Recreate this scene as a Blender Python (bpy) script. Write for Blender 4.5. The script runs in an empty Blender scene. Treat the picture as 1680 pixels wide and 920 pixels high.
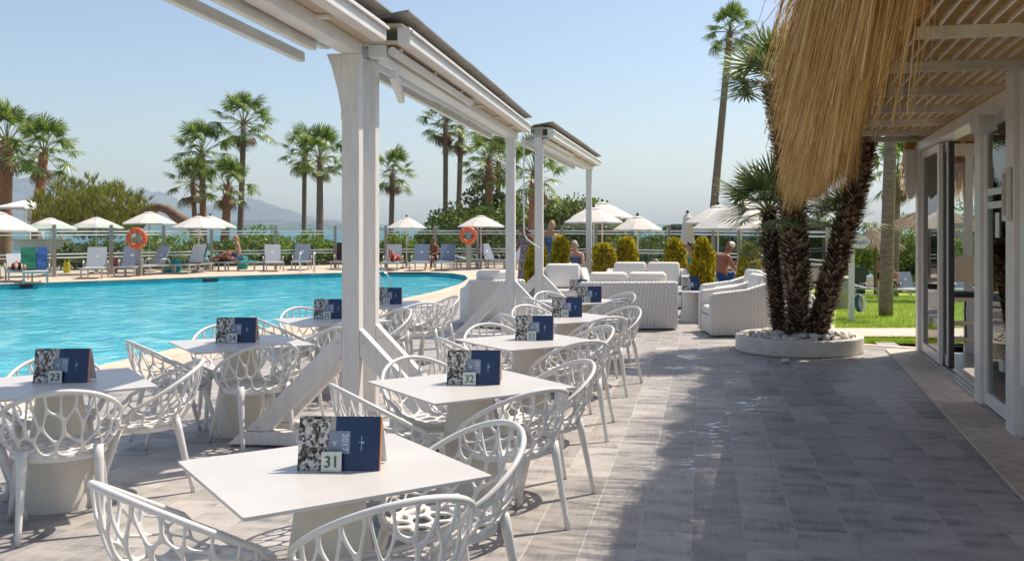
import bpy, bmesh, math, random
from mathutils import Vector, Matrix, Euler
from math import radians as R, sin, cos, pi, sqrt, atan2
random.seed(7)
rnd = random.Random(11)
SC = bpy.context.scene
COL = SC.collection
# ------------------------------------------------------------------ camera, sky, sun, exposure
H = 1.66; F = 1570.0; CX = 960.0; HY = 375.0
cd = bpy.data.cameras.new('camera'); cam = bpy.data.objects.new('camera', cd); COL.objects.link(cam)
cam.location = (0, 0, H); cam.rotation_euler = (R(90), 0, 0)
cd.sensor_width = 36; cd.lens = F / 1680 * 36
cd.shift_x = (840 - CX) / 1680; cd.shift_y = -(460 - HY) / 1680
cd.clip_start = 0.05; cd.clip_end = 60000
SC.camera = cam
SUN_AZ = R(38); SUN_EL = R(57.5)                    # azimuth measured from +X towards +Y
w = bpy.data.worlds.new('World'); SC.world = w; w.use_nodes = True
nt = w.node_tree; bg = nt.nodes['Background']
sky = nt.nodes.new('ShaderNodeTexSky'); sky.sky_type = 'NISHITA'; sky.sun_disc = False
sky.sun_elevation = SUN_EL; sky.sun_rotation = pi / 2 - SUN_AZ
sky.air_density = 1.0; sky.dust_density = 1.8; sky.ozone_density = 1.0; sky.altitude = 0
nt.links.new(sky.outputs[0], bg.inputs[0]); bg.inputs[1].default_value = 0.14
sl = bpy.data.lights.new('sun', 'SUN'); sun = bpy.data.objects.new('sun', sl); COL.objects.link(sun)
sl.energy = 5.0; sl.angle = R(0.53); sl.color = (1.0, 0.91, 0.78)
sd = Vector((cos(SUN_EL) * cos(SUN_AZ), cos(SUN_EL) * sin(SUN_AZ), sin(SUN_EL)))
sun.rotation_euler = sd.to_track_quat('Z', 'Y').to_euler(); sun.location = (20, 20, 40)
vs = SC.view_settings; vs.view_transform = 'Standard'; vs.look = 'None'; vs.exposure = 0.15; vs.gamma = 1
vs.use_curve_mapping = False
cy = SC.cycles; cy.max_bounces = 8; cy.transparent_max_bounces = 24; cy.caustics_reflective = False; cy.caustics_refractive = False
cy.volume_bounces = 3; cy.use_denoising = True

# ------------------------------------------------------------------ helpers
def G(px, py, z=0.0):
    Y = F * (H - z) / (py - HY); return Vector(((px - CX) / F * Y, Y, z))
def AT(px, py, Y):
    return Vector(((px - CX) / F * Y, Y, H + (HY - py) / F * Y))
WA = R(11.17); PB = R(7.0)
def W(u, v, z=0.0): return Vector((u * sin(WA) + v * cos(WA), u * cos(WA) - v * sin(WA), z))   # building frame
def P(u, v, z=0.0): return Vector((u * sin(PB) + v * cos(PB), u * cos(PB) - v * sin(PB), z))   # paving frame

class MB:
    def __init__(s): s.v = []; s.f = []; s.m = []; s.mi = 0
    def add(s, vs_, fs_):
        n = len(s.v); s.v += [tuple(x) for x in vs_]
        for f in fs_: s.f.append(tuple(i + n for i in f)); s.m.append(s.mi)
        return s
    def box(s, c, d, rot=None):
        x, y, z = d[0] / 2, d[1] / 2, d[2] / 2
        c = Vector(c)
        vs_ = [Vector((a * x, b * y, e * z)) for a in (-1, 1) for b in (-1, 1) for e in (-1, 1)]
        if rot is not None:
            M = rot if isinstance(rot, Matrix) else Euler(rot).to_matrix()
            vs_ = [M @ p for p in vs_]
        return s.add([p + c for p in vs_], [(0, 1, 3, 2), (4, 6, 7, 5), (0, 4, 5, 1), (2, 3, 7, 6), (0, 2, 6, 4), (1, 5, 7, 3)])
    def bar(s, a, b, wd, ht, up=(0, 0, 1)):
        a = Vector(a); b = Vector(b); d = (b - a); L = d.length; d.normalize()
        u = Vector(up); x = d.cross(u)
        if x.length < 1e-4: x = Vector((1, 0, 0))
        x.normalize(); u = x.cross(d)
        M = Matrix((x, d, u)).transposed()
        return s.box((a + b) / 2, (wd, L, ht), M)
    def tube(s, pts, rad, n=8, closed=False, cap=True, sq=1.0):
        pts = [Vector(p) for p in pts]; m = len(pts)
        if not hasattr(rad, '__len__'): rad = [rad] * m
        rings = []; prev = None
        for i in range(m):
            if closed: t = pts[(i + 1) % m] - pts[i - 1]
            else: t = pts[min(i + 1, m - 1)] - pts[max(i - 1, 0)]
            t.normalize()
            if prev is None:
                x = t.cross(Vector((0, 0, 1)))
                if x.length < 1e-3: x = t.cross(Vector((0, 1, 0)))
            else:
                x = prev - t * prev.dot(t)
            x.normalize(); prev = x; y = t.cross(x)
            rings.append([pts[i] + (x * cos(2 * pi * k / n) + y * sin(2 * pi * k / n) * sq) * rad[i] for k in range(n)])
        vs_ = [p for r in rings for p in r]; fs_ = []
        for i in range(m if closed else m - 1):
            j = (i + 1) % m
            for k in range(n):
                l = (k + 1) % n; fs_.append((i * n + k, i * n + l, j * n + l, j * n + k))
        if cap and not closed:
            fs_.append(tuple(range(n - 1, -1, -1))); fs_.append(tuple((m - 1) * n + k for k in range(n)))
        return s.add(vs_, fs_)
    def lathe(s, prof, c=(0, 0, 0), n=24, sx=1, sy=1, cap=True, phase=0):
        c = Vector(c); vs_ = []; fs_ = []; m = len(prof)
        for r, z in prof:
            for k in range(n):
                a = 2 * pi * k / n + phase; vs_.append(c + Vector((r * cos(a) * sx, r * sin(a) * sy, z)))
        for i in range(m - 1):
            for k in range(n):
                l = (k + 1) % n; fs_.append((i * n + k, i * n + l, (i + 1) * n + l, (i + 1) * n + k))
        if cap:
            fs_.append(tuple(range(n - 1, -1, -1))); fs_.append(tuple((m - 1) * n + k for k in range(n)))
        return s.add(vs_, fs_)
    def ball(s, c, r, n=10, m=7):
        r = r if hasattr(r, '__len__') else (r, r, r); c = Vector(c); vs_ = [c + Vector((0, 0, -r[2]))]; fs_ = []
        for i in range(1, m):
            t = pi * i / m
            for k in range(n):
                a = 2 * pi * k / n; vs_.append(c + Vector((r[0] * sin(t) * cos(a), r[1] * sin(t) * sin(a), -r[2] * cos(t))))
        vs_.append(c + Vector((0, 0, r[2]))); e = len(vs_) - 1
        for k in range(n):
            l = (k + 1) % n; fs_.append((0, 1 + l, 1 + k)); fs_.append((e, 1 + (m - 2) * n + k, 1 + (m - 2) * n + l))
            for i in range(m - 2):
                fs_.append((1 + i * n + k, 1 + i * n + l, 1 + (i + 1) * n + l, 1 + (i + 1) * n + k))
        return s.add(vs_, fs_)
    def prism(s, poly, z0, z1):
        n = len(poly); vs_ = [(p[0], p[1], z0) for p in poly] + [(p[0], p[1], z1) for p in poly]
        fs_ = [tuple(range(n - 1, -1, -1)), tuple(range(n, 2 * n))] + [(k, (k + 1) % n, n + (k + 1) % n, n + k) for k in range(n)]
        return s.add(vs_, fs_)
    def mesh(s, name, mats, smooth=False):
        me = bpy.data.meshes.new(name); me.from_pydata(s.v, [], s.f)
        mats = mats if isinstance(mats, (list, tuple)) else [mats]
        for m in mats: me.materials.append(m)
        if len(mats) > 1: me.polygons.foreach_set('material_index', s.m)
        me.update()
        if smooth: me.polygons.foreach_set('use_smooth', [True] * len(me.polygons))
        return me
    def build(s, name, mats, parent=None, smooth=False, bevel=0, auto=None, loc=None, rot=None):
        me = s.mesh(name, mats, smooth)
        o = bpy.data.objects.new(name, me); COL.objects.link(o)
        if bevel:
            b = o.modifiers.new('bevel', 'BEVEL'); b.width = bevel; b.segments = 2; b.limit_method = 'ANGLE'; b.angle_limit = R(40)
        if auto is not None:
            for p in me.polygons: p.use_smooth = True
            try: me.set_sharp_from_angle(angle=R(auto))
            except Exception: pass
        if parent is not None: o.parent = parent
        if loc is not None: o.location = loc
        if rot is not None: o.rotation_euler = rot
        return o
def tag(o, label=None, cat=None, group=None, kind=None):
    if label: o['label'] = label
    if cat: o['category'] = cat
    if group: o['group'] = group
    if kind: o['kind'] = kind
    return o
def thing(name, label, cat, loc=(0, 0, 0), rz=0.0, group=None):
    o = bpy.data.objects.new(name, None); COL.objects.link(o); o.empty_display_size = 0.1
    o.location = loc; o.rotation_euler = (0, 0, rz); return tag(o, label, cat, group)
def obj(name, me, parent=None, loc=None, rot=None, scale=None):
    o = bpy.data.objects.new(name, me); COL.objects.link(o)
    if parent is not None: o.parent = parent
    if loc is not None: o.location = loc
    if rot is not None: o.rotation_euler = rot
    if scale is not None: o.scale = scale if hasattr(scale, '__len__') else (scale,) * 3
    return o
def baked(o):
    """mesh of an object with its modifiers applied; the object is removed"""
    bpy.context.view_layer.update(); dg = bpy.context.evaluated_depsgraph_get()
    me = bpy.data.meshes.new_from_object(o.evaluated_get(dg)); old = o.data; bpy.data.objects.remove(o); return me
KIDS = {}
def copy_tree(o, parent=None):
    c = o.copy(); COL.objects.link(c); c.parent = parent
    for ch in [x for x in bpy.data.objects if x.parent == o]: copy_tree(ch, c)
    return c

# ------------------------------------------------------------------ materials
def hexc(r, g, b):
    f = lambda c: (c / 255 / 12.92) if c <= 10 else ((c / 255 + 0.055) / 1.055) ** 2.4
    return (f(r), f(g), f(b))
MATS = {}
def mat(name, col, rough=0.6, metal=0.0, spec=0.5, var=0.0, scale=8.0, bump=0.0, bscale=60.0, objrand=0.0, col2=None, island=None, sss=0.0, transl=0.0, stretch=None, bdist=0.004, detail=4, coat=0.0, smask=(0.35, 0.65)):
    m = bpy.data.materials.new(name); m.use_nodes = True; t = m.node_tree; N = t.nodes; L = t.links
    b = N['Principled BSDF']; b.inputs['Roughness'].default_value = rough; b.inputs['Metallic'].default_value = metal
    b.inputs['Specular IOR Level'].default_value = spec
    if coat: b.inputs['Coat Weight'].default_value = coat
    c4 = (*col, 1); b.inputs['Base Color'].default_value = c4
    tc = N.new('ShaderNodeTexCoord'); co = tc.outputs['Object']
    if stretch:
        mp = N.new('ShaderNodeMapping'); mp.inputs['Scale'].default_value = stretch; L.new(co, mp.inputs[0]); co = mp.outputs[0]
    cur = None
    if var or col2:
        n = N.new('ShaderNodeTexNoise'); n.inputs['Scale'].default_value = scale; n.inputs['Detail'].default_value = detail; n.inputs['Roughness'].default_value = 0.65
        L.new(co, n.inputs['Vector'])
        rp = N.new('ShaderNodeValToRGB'); rp.color_ramp.elements[0].position = smask[0]; rp.color_ramp.elements[1].position = smask[1]
        rp.color_ramp.elements[0].color = c4 if col2 else (*[x * (1 - var) for x in col], 1)
        rp.color_ramp.elements[1].color = (*col2, 1) if col2 else (*[min(1, x * (1 + var)) for x in col], 1)
        L.new(n.outputs['Fac'], rp.inputs[0]); cur = rp.outputs[0]
    if island is not None:
        ge = N.new('ShaderNodeNewGeometry'); rp = N.new('ShaderNodeValToRGB'); els = rp.color_ramp.elements
        for i, c in enumerate(island):
            p = i / (len(island) - 1)
            e = els[0] if i == 0 else (els[-1] if i == len(island) - 1 else els.new(p)); e.position = p; e.color = (*c, 1)
        L.new(ge.outputs['Random Per Island'], rp.inputs[0]); cur = rp.outputs[0]
    if objrand:
        oi = N.new('ShaderNodeObjectInfo'); mr = N.new('ShaderNodeMapRange'); mr.inputs[3].default_value = 1 - objrand; mr.inputs[4].default_value = 1 + objrand
        L.new(oi.outputs['Random'], mr.inputs[0]); mx = N.new('ShaderNodeVectorMath'); mx.operation = 'SCALE'
        if cur is not None: L.new(cur, mx.inputs[0])
        else: mx.inputs[0].default_value = col
        L.new(mr.outputs[0], mx.inputs['Scale']); cur = mx.outputs[0]
    if cur is not None: L.new(cur, b.inputs['Base Color'])
    if bump:
        n2 = N.new('ShaderNodeTexNoise'); n2.inputs['Scale'].default_value = bscale; n2.inputs['Detail'].default_value = 5; L.new(co, n2.inputs['Vector'])
        bp = N.new('ShaderNodeBump'); bp.inputs['Strength'].default_value = bump; bp.inputs['Distance'].default_value = bdist
        L.new(n2.outputs['Fac'], bp.inputs['Height']); L.new(bp.outputs[0], b.inputs['Normal'])
    if transl:
        tr = N.new('ShaderNodeBsdfTranslucent'); mxs = N.new('ShaderNodeMixShader'); mxs.inputs[0].default_value = transl
        if cur is not None: L.new(cur, tr.inputs[0])
        else: tr.inputs[0].default_value = c4
        L.new(b.outputs[0], mxs.inputs[1]); L.new(tr.outputs[0], mxs.inputs[2]); L.new(mxs.outputs[0], N['Material Output'].inputs[0])
    MATS[name] = m; return m
def glass_mat(name, tint=(0.93, 0.97, 0.96), refl=1.0):
    m = bpy.data.materials.new(name); m.use_nodes = True; t = m.node_tree; N = t.nodes; L = t.links
    N.remove(N['Principled BSDF'])
    tr = N.new('ShaderNodeBsdfTransparent'); tr.inputs[0].default_value = (*tint, 1)
    gl = N.new('ShaderNodeBsdfGlossy'); gl.inputs['Roughness'].default_value = 0.01
    fr = N.new('ShaderNodeFresnel'); fr.inputs[0].default_value = 1.5; mu = N.new('ShaderNodeMath'); mu.operation = 'MULTIPLY'; mu.inputs[1].default_value = refl
    L.new(fr.outputs[0], mu.inputs[0]); mx = N.new('ShaderNodeMixShader'); L.new(mu.outputs[0], mx.inputs[0]); L.new(tr.outputs[0], mx.inputs[1]); L.new(gl.outputs[0], mx.inputs[2])
    L.new(mx.outputs[0], N['Material Output'].inputs[0]); return m

M_PLASTIC = mat('white_plastic', (0.70, 0.685, 0.665), 0.30, var=0.04, scale=9)
M_TABLE = mat('table_laminate', (0.57, 0.55, 0.53), 0.36, var=0.035, scale=3.5, bump=0.05, bscale=300, bdist=0.001)
M_BASE = mat('table_base_enamel', (0.66, 0.62, 0.55), 0.45, var=0.05, scale=6)
M_WOODW = mat('white_painted_timber', (0.73, 0.70, 0.67), 0.5, var=0.06, scale=5, bump=0.08, bscale=30, stretch=(6, 6, 1))
M_WOODG = mat('off_white_metal', (0.76, 0.735, 0.70), 0.45, var=0.06, scale=4)
M_BEIGE = mat('beige_soffit', (0.60, 0.50, 0.37), 0.7, var=0.1, scale=4)
M_ROLL = mat('grey_awning_roll', (0.50, 0.53, 0.56), 0.5)
M_SHEET = mat('grey_brown_roof_sheet', (0.24, 0.225, 0.21), 0.65, var=0.2, scale=4)
M_STEEL = mat('stainless_steel', (0.62, 0.61, 0.58), 0.22, metal=1.0)
M_ALU = mat('brushed_aluminium', (0.58, 0.60, 0.58), 0.38, metal=0.75, var=0.1, scale=30)
M_BRASS = mat('brass_levelling_foot', (0.55, 0.42, 0.16), 0.4, metal=0.8)
M_NAVY = mat('navy_print', (0.012, 0.035, 0.11), 0.32, var=0.1, scale=6)
M_GREYB = mat('grey_blue_card', (0.22, 0.27, 0.36), 0.5)
M_PAPER = mat('white_paper', (0.78, 0.77, 0.74), 0.7)
M_LETTER = mat('pale_print', (0.66, 0.72, 0.76), 0.6)
M_CYAN = mat('cyan_print', (0.15, 0.55, 0.65), 0.5)
M_DIGIT = mat('green_digits', (0.005, 0.11, 0.085), 0.5)
M_ORNEDGE = mat('orange_page_edge', (0.55, 0.24, 0.12), 0.7)
M_STRIP = mat('grey_photo_margin', (0.42, 0.41, 0.38), 0.6)

def photo_print():
    m = bpy.data.materials.new('black_and_white_print'); m.use_nodes = True; t = m.node_tree; N = t.nodes; L = t.links; b = N['Principled BSDF']
    tc = N.new('ShaderNodeTexCoord'); n = N.new('ShaderNodeTexNoise'); n.inputs['Scale'].default_value = 26; n.inputs['Detail'].default_value = 5; n.inputs['Distortion'].default_value = 1.2
    v = N.new('ShaderNodeTexVoronoi'); v.inputs['Scale'].default_value = 75
    L.new(tc.outputs['Object'], n.inputs['Vector']); L.new(tc.outputs['Object'], v.inputs['Vector'])
    rp = N.new('ShaderNodeValToRGB'); e = rp.color_ramp.elements; e[0].position = 0.38; e[0].color = (0.012, 0.011, 0.01, 1); e[1].position = 0.62; e[1].color = (0.62, 0.6, 0.57, 1)
    k = e.new(0.47); k.color = (0.13, 0.105, 0.085, 1); k = e.new(0.53); k.color = (0.32, 0.3, 0.28, 1)
    mx = N.new('ShaderNodeMix'); mx.inputs[0].default_value = 0.35; ad = N.new('ShaderNodeSeparateColor'); L.new(v.outputs['Color'], ad.inputs[0])
    L.new(n.outputs['Fac'], mx.inputs[2]); L.new(ad.outputs[0], mx.inputs[3]); L.new(mx.outputs[0], rp.inputs[0]); L.new(rp.outputs[0], b.inputs['Base Color']); b.inputs['Roughness'].default_value = 0.35
    return m
M_PHOTO = photo_print()

def plank_mat():
    m = bpy.data.materials.new('wood_look_paving'); m.use_nodes = True; t = m.node_tree; N = t.nodes; L = t.links; b = N['Principled BSDF']; b.inputs['Specular IOR Level'].default_value = 0.10
    ge = N.new('ShaderNodeNewGeometry'); mp = N.new('ShaderNodeMapping'); mp.inputs['Rotation'].default_value = (0, 0, PB); L.new(ge.outputs['Position'], mp.inputs[0])
    oi = N.new('ShaderNodeObjectInfo'); av = N.new('ShaderNodeVectorMath'); av.operation = 'ADD'
    sc_ = N.new('ShaderNodeVectorMath'); sc_.operation = 'SCALE'; sc_.inputs[0].default_value = (17, 31, 5); L.new(oi.outputs['Random'], sc_.inputs['Scale'])
    L.new(mp.outputs[0], av.inputs[0]); L.new(sc_.outputs[0], av.inputs[1])
    m1 = N.new('ShaderNodeMapping'); m1.inputs['Scale'].default_value = (1.6, 4.2, 1); L.new(av.outputs[0], m1.inputs[0])     # cross bands
    n1 = N.new('ShaderNodeTexNoise'); n1.inputs['Scale'].default_value = 1.6; n1.inputs['Detail'].default_value = 6; n1.inputs['Roughness'].default_value = 0.5; L.new(m1.outputs[0], n1.inputs['Vector'])
    m2 = N.new('ShaderNodeMapping'); m2.inputs['Scale'].default_value = (45, 3, 1); L.new(av.outputs[0], m2.inputs[0])
    n2 = N.new('ShaderNodeTexNoise'); n2.inputs['Scale'].default_value = 1.3; n2.inputs['Detail'].default_value = 5; L.new(m2.outputs[0], n2.inputs['Vector'])
    ad = N.new('ShaderNodeMix'); ad.inputs[0].default_value = 0.24; L.new(n1.outputs['Fac'], ad.inputs[2]); L.new(n2.outputs['Fac'], ad.inputs[3])
    rp = N.new('ShaderNodeValToRGB'); e = rp.color_ramp.elements; e[0].position = 0.34; e[0].color = (0.22, 0.213, 0.21, 1); e[1].position = 0.68; e[1].color = (0.49, 0.45, 0.415, 1)
    k = e.new(0.48); k.color = (0.39, 0.36, 0.335, 1); L.new(ad.outputs[0], rp.inputs[0])
    mr = N.new('ShaderNodeMapRange'); mr.inputs[3].default_value = 0.8; mr.inputs[4].default_value = 1.14; L.new(oi.outputs['Random'], mr.inputs[0])
    sx = N.new('ShaderNodeVectorMath'); sx.operation = 'SCALE'; L.new(rp.outputs[0], sx.inputs[0]); L.new(mr.outputs[0], sx.inputs['Scale'])
    L.new(sx.outputs[0], b.inputs['Base Color'])
    rr = N.new('ShaderNodeMapRange'); rr.inputs[3].default_value = 0.38; rr.inputs[4].default_value = 0.6; L.new(n1.outputs['Fac'], rr.inputs[0]); L.new(rr.outputs[0], b.inputs['Roughness'])
    bp = N.new('ShaderNodeBump'); bp.inputs['Strength'].default_value = 0.25; bp.inputs['Distance'].default_value = 0.002; L.new(n2.outputs['Fac'], bp.inputs['Height']); L.new(bp.outputs[0], b.inputs['Normal'])
    return m
M_PLANK = plank_mat()
M_GROUT = mat('paving_grout', (0.52, 0.49, 0.46), 0.85, var=0.1, scale=3)
M_DECK = mat('peach_stone_deck', (0.60, 0.47, 0.36), 0.75, var=0.08, scale=1.3, bump=0.15, bscale=40)
M_COPING = mat('peach_coping_stone', (0.66, 0.52, 0.39), 0.6, var=0.08, scale=2.5, objrand=0.06)
M_POOLTILE = mat('teal_pool_tile', (0.03, 0.30, 0.36), 0.3, var=0.2, scale=20)
M_POOLFLOOR = mat('cyan_pool_floor', (0.22, 0.62, 0.70), 0.5)
M_THRESH = mat('beige_threshold_stone', (0.60, 0.50, 0.41), 0.6, var=0.18, scale=9, objrand=0.06)
M_SAND = mat('sandy_ground', (0.36, 0.31, 0.22), 0.9, col2=(0.12, 0.15, 0.05), scale=0.35)
M_LAWN = mat('lawn_soil', (0.20, 0.29, 0.025), 0.9, col2=(0.32, 0.40, 0.04), scale=1.2)
M_PATH = mat('pink_path_paving', (0.58, 0.46, 0.38), 0.8, var=0.08, scale=1.2)
M_GRASS = mat('grass_blade', (0.1, 0.2, 0.02), 0.5, island=[(0.18, 0.29, 0.02), (0.33, 0.45, 0.035), (0.46, 0.55, 0.06)], transl=0.35)

def water_mat():
    m = bpy.data.materials.new('pool_water'); m.use_nodes = True; t = m.node_tree; N = t.nodes; L = t.links; b = N['Principled BSDF']
    tc = N.new('ShaderNodeNewGeometry')
    mp = N.new('ShaderNodeMapping'); mp.inputs['Scale'].default_value = (1, 1.0, 1); L.new(tc.outputs['Position'], mp.inputs[0])
    n0 = N.new('ShaderNodeTexNoise'); n0.inputs['Scale'].default_value = 0.9; n0.inputs['Detail'].default_value = 3; L.new(mp.outputs[0], n0.inputs['Vector'])
    ds = N.new('ShaderNodeVectorMath'); ds.operation = 'SCALE'; ds.inputs['Scale'].default_value = 0.9; L.new(n0.outputs['Color'], ds.inputs[0])
    ad = N.new('ShaderNodeVectorMath'); ad.operation = 'ADD'; L.new(mp.outputs[0], ad.inputs[0]); L.new(ds.outputs[0], ad.inputs[1])
    v = N.new('ShaderNodeTexVoronoi'); v.feature = 'SMOOTH_F1'; v.inputs['Scale'].default_value = 1.5; L.new(ad.outputs[0], v.inputs['Vector'])
    n3 = N.new('ShaderNodeTexNoise'); n3.inputs['Scale'].default_value = 2.6; n3.inputs['Detail'].default_value = 4; n3.inputs['Distortion'].default_value = 1.0; L.new(mp.outputs[0], n3.inputs['Vector'])
    mx = N.new('ShaderNodeMix'); mx.inputs[0].default_value = 0.55; L.new(v.outputs['Distance'], mx.inputs[2]); L.new(n3.outputs['Fac'], mx.inputs[3])
    rp = N.new('ShaderNodeValToRGB'); e = rp.color_ramp.elements; e[0].position = 0.36; e[0].color = (0.015, 0.36, 0.48, 1); e[1].position = 0.64; e[1].color = (0.30, 0.77, 0.80, 1)  # lighter and darker patches paint caustics into the water colour
    k = e.new(0.5); k.color = (0.04, 0.50, 0.62, 1)
    nb = N.new('ShaderNodeTexNoise'); nb.inputs['Scale'].default_value = 0.16; nb.inputs['Detail'].default_value = 3; L.new(mp.outputs[0], nb.inputs['Vector'])
    m3 = N.new('ShaderNodeMix'); m3.inputs[0].default_value = 0.3; L.new(mx.outputs[0], m3.inputs[2]); L.new(nb.outputs['Fac'], m3.inputs[3])
    L.new(m3.outputs[0], rp.inputs[0]); L.new(rp.outputs[0], b.inputs['Base Color'])
    b.inputs['Roughness'].default_value = 0.05; b.inputs['IOR'].default_value = 1.33
    n4 = N.new('ShaderNodeTexNoise'); n4.inputs['Scale'].default_value = 2.6; n4.inputs['Detail'].default_value = 5; n4.inputs['Distortion'].default_value = 0.6; L.new(mp.outputs[0], n4.inputs['Vector'])
    bp = N.new('ShaderNodeBump'); bp.inputs['Strength'].default_value = 0.55; bp.inputs['Distance'].default_value = 0.12; L.new(n4.outputs['Fac'], bp.inputs['Height']); L.new(bp.outputs[0], b.inputs['Normal'])
    return m
M_WATER = water_mat()
M_SEA = mat('sea_water', (0.012, 0.10, 0.16), 0.3, col2=(0.02, 0.16, 0.21), scale=0.02)
M_ROCK = mat('mountain_slope', (0.06, 0.075, 0.08), 0.95, col2=(0.10, 0.115, 0.12), scale=0.004, bump=0.8, bscale=0.012, bdist=40)

M_FROND = mat('palm_frond_green', (0.07, 0.13, 0.03), 0.38, island=[(0.055, 0.11, 0.02), (0.13, 0.215, 0.03), (0.25, 0.34, 0.06), (0.34, 0.39, 0.10)], transl=0.3)
M_FROND2 = mat('fan_palm_grey_green', (0.07, 0.12, 0.05), 0.4, island=[(0.10, 0.15, 0.05), (0.20, 0.27, 0.08), (0.34, 0.39, 0.14)], transl=0.28)
M_PETIOLE = mat('palm_petiole', (0.20, 0.19, 0.06), 0.5)
M_DEADFROND = mat('dry_palm_frond', (0.24, 0.16, 0.08), 0.8, island=[(0.16, 0.10, 0.05), (0.30, 0.21, 0.11)])
M_TRUNKR = mat('reddish_palm_trunk', (0.24, 0.10, 0.045), 0.9, col2=(0.44, 0.23, 0.12), scale=3, stretch=(2, 2, 7), bump=0.9, bscale=9, bdist=0.03)
M_TRUNKG = mat('grey_palm_trunk', (0.15, 0.11, 0.085), 0.9, col2=(0.30, 0.225, 0.17), scale=3, stretch=(2, 2, 8), bump=0.8, bscale=9, bdist=0.02)
M_BOOT = mat('palm_leaf_boot', (0.06, 0.035, 0.02), 0.85, island=[(0.05, 0.027, 0.014), (0.13, 0.075, 0.04), (0.32, 0.205, 0.125), (0.58, 0.43, 0.30)])
M_CORE = mat('dark_palm_core', (0.03, 0.018, 0.011), 0.95, var=0.3, scale=20)
def leafm(n, cols, transl=0.3): return mat(n, cols[1], 0.5, island=cols, transl=transl)
M_PINE = leafm('pine_needles', [(0.07, 0.10, 0.015), (0.17, 0.20, 0.025), (0.31, 0.31, 0.035), (0.44, 0.41, 0.06)])
M_BUSH = leafm('shrub_leaves', [(0.065, 0.105, 0.02), (0.15, 0.21, 0.035), (0.28, 0.33, 0.06)])
M_BUSHL = leafm('bright_shrub_leaves', [(0.11, 0.17, 0.02), (0.24, 0.33, 0.035), (0.42, 0.48, 0.07)])
M_BUSHD = leafm('dark_shrub_leaves', [(0.045, 0.07, 0.018), (0.10, 0.14, 0.03), (0.19, 0.22, 0.05)])
M_GOLD = leafm('golden_conifer_leaves', [(0.16, 0.16, 0.012), (0.38, 0.33, 0.015), (0.62, 0.49, 0.02), (0.75, 0.56, 0.03)], 0.35)
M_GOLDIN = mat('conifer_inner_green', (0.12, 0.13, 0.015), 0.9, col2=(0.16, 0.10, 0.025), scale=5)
M_DKCORE = mat('shrub_inner_shade', (0.06, 0.085, 0.02), 0.95, var=0.3, scale=6)  # dark green that paints the shade inside the crowns
M_BARK = mat('pine_bark', (0.15, 0.09, 0.055), 0.9, col2=(0.27, 0.17, 0.11), scale=4, bump=0.9, bscale=8, bdist=0.03)
M_STRAW = mat('hanging_straw', (0.42, 0.28, 0.13), 0.6, island=[(0.30, 0.15, 0.045), (0.56, 0.32, 0.10), (0.74, 0.46, 0.17), (0.88, 0.64, 0.33)], transl=0.42)
M_MAT = mat('straw_matting', (0.20, 0.115, 0.04), 0.85, col2=(0.50, 0.32, 0.125), scale=3, stretch=(1.5, 40, 8), bump=0.9, bscale=12, bdist=0.02, transl=0.09)
M_RAFTER = mat('greyed_white_rafter', (0.68, 0.62, 0.55), 0.7, var=0.12, scale=6, stretch=(1, 1, 1))
M_BATTEN = mat('pale_batten', (0.82, 0.74, 0.62), 0.7, var=0.12, scale=8)
M_DOORW = mat('white_door_enamel', (0.84, 0.80, 0.76), 0.35, var=0.05, scale=4)
M_DOORIN = mat('dark_door_seal', (0.015, 0.014, 0.014), 0.5)
M_REDSEAL = mat('dark_red_seal', (0.18, 0.02, 0.03), 0.5)
M_GLASS = glass_mat('clear_glass'); M_GLASSF = glass_mat('pool_fence_glass', (0.86, 0.94, 0.92), 0.9)
M_FROST = mat('frosted_stripe', (0.80, 0.84, 0.82), 0.5)
M_FENCEP = mat('fence_post_metal', (0.36, 0.33, 0.29), 0.4, metal=0.5)
M_CANVAS = mat('cream_parasol_canvas', (0.70, 0.65, 0.59), 0.8, var=0.05, scale=3, transl=0.12)
M_DKHUB = mat('black_hub_plastic', (0.02, 0.02, 0.022), 0.5)
M_POLE = mat('white_parasol_pole', (0.68, 0.66, 0.62), 0.4)
M_SLING = mat('blue_grey_sling', (0.21, 0.245, 0.31), 0.7, var=0.06, scale=30)
M_SLINGL = mat('pale_grey_sling', (0.40, 0.41, 0.43), 0.7, var=0.06, scale=30)
M_LFRAME = mat('silver_lounger_frame', (0.46, 0.45, 0.43), 0.4, metal=0.4)
M_MAROON = mat('dark_maroon_fabric', (0.045, 0.015, 0.02), 0.8)
M_CUSH = mat('cream_cushion', (0.76, 0.72, 0.67), 0.85, var=0.03, scale=4, bump=0.1, bscale=120, bdist=0.002)
M_BUOY = mat('orange_lifebuoy', (0.72, 0.11, 0.03), 0.45, var=0.06, scale=4)
M_ROPE = mat('buoy_band', (0.55, 0.30, 0.2), 0.7)
M_PLANTER = mat('white_planter_render', (0.66, 0.61, 0.54), 0.7, var=0.12, scale=3.0, bump=0.15, bscale=30)
M_STONE = mat('white_pebble', (0.66, 0.61, 0.54), 0.7, objrand=0.22, var=0.1, scale=12)
M_POT = mat('grey_plant_pot', (0.36, 0.33, 0.30), 0.7, var=0.1, scale=8)
M_SKIN = mat('skin', (0.50, 0.255, 0.16), 0.5); M_SKINT = mat('tanned_skin', (0.30, 0.105, 0.05), 0.45); M_SKIND = mat('deep_tan_skin', (0.20, 0.085, 0.045), 0.5)
M_HAIRB = mat('blond_hair', (0.42, 0.25, 0.09), 0.6); M_HAIRD = mat('dark_hair', (0.025, 0.014, 0.009), 0.6); M_HAIRG = mat('grey_hair', (0.45, 0.42, 0.38), 0.7)
M_CLNAVY = mat('navy_blue_cloth', (0.02, 0.05, 0.14), 0.8, col2=(0.10, 0.19, 0.33), scale=14)
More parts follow.
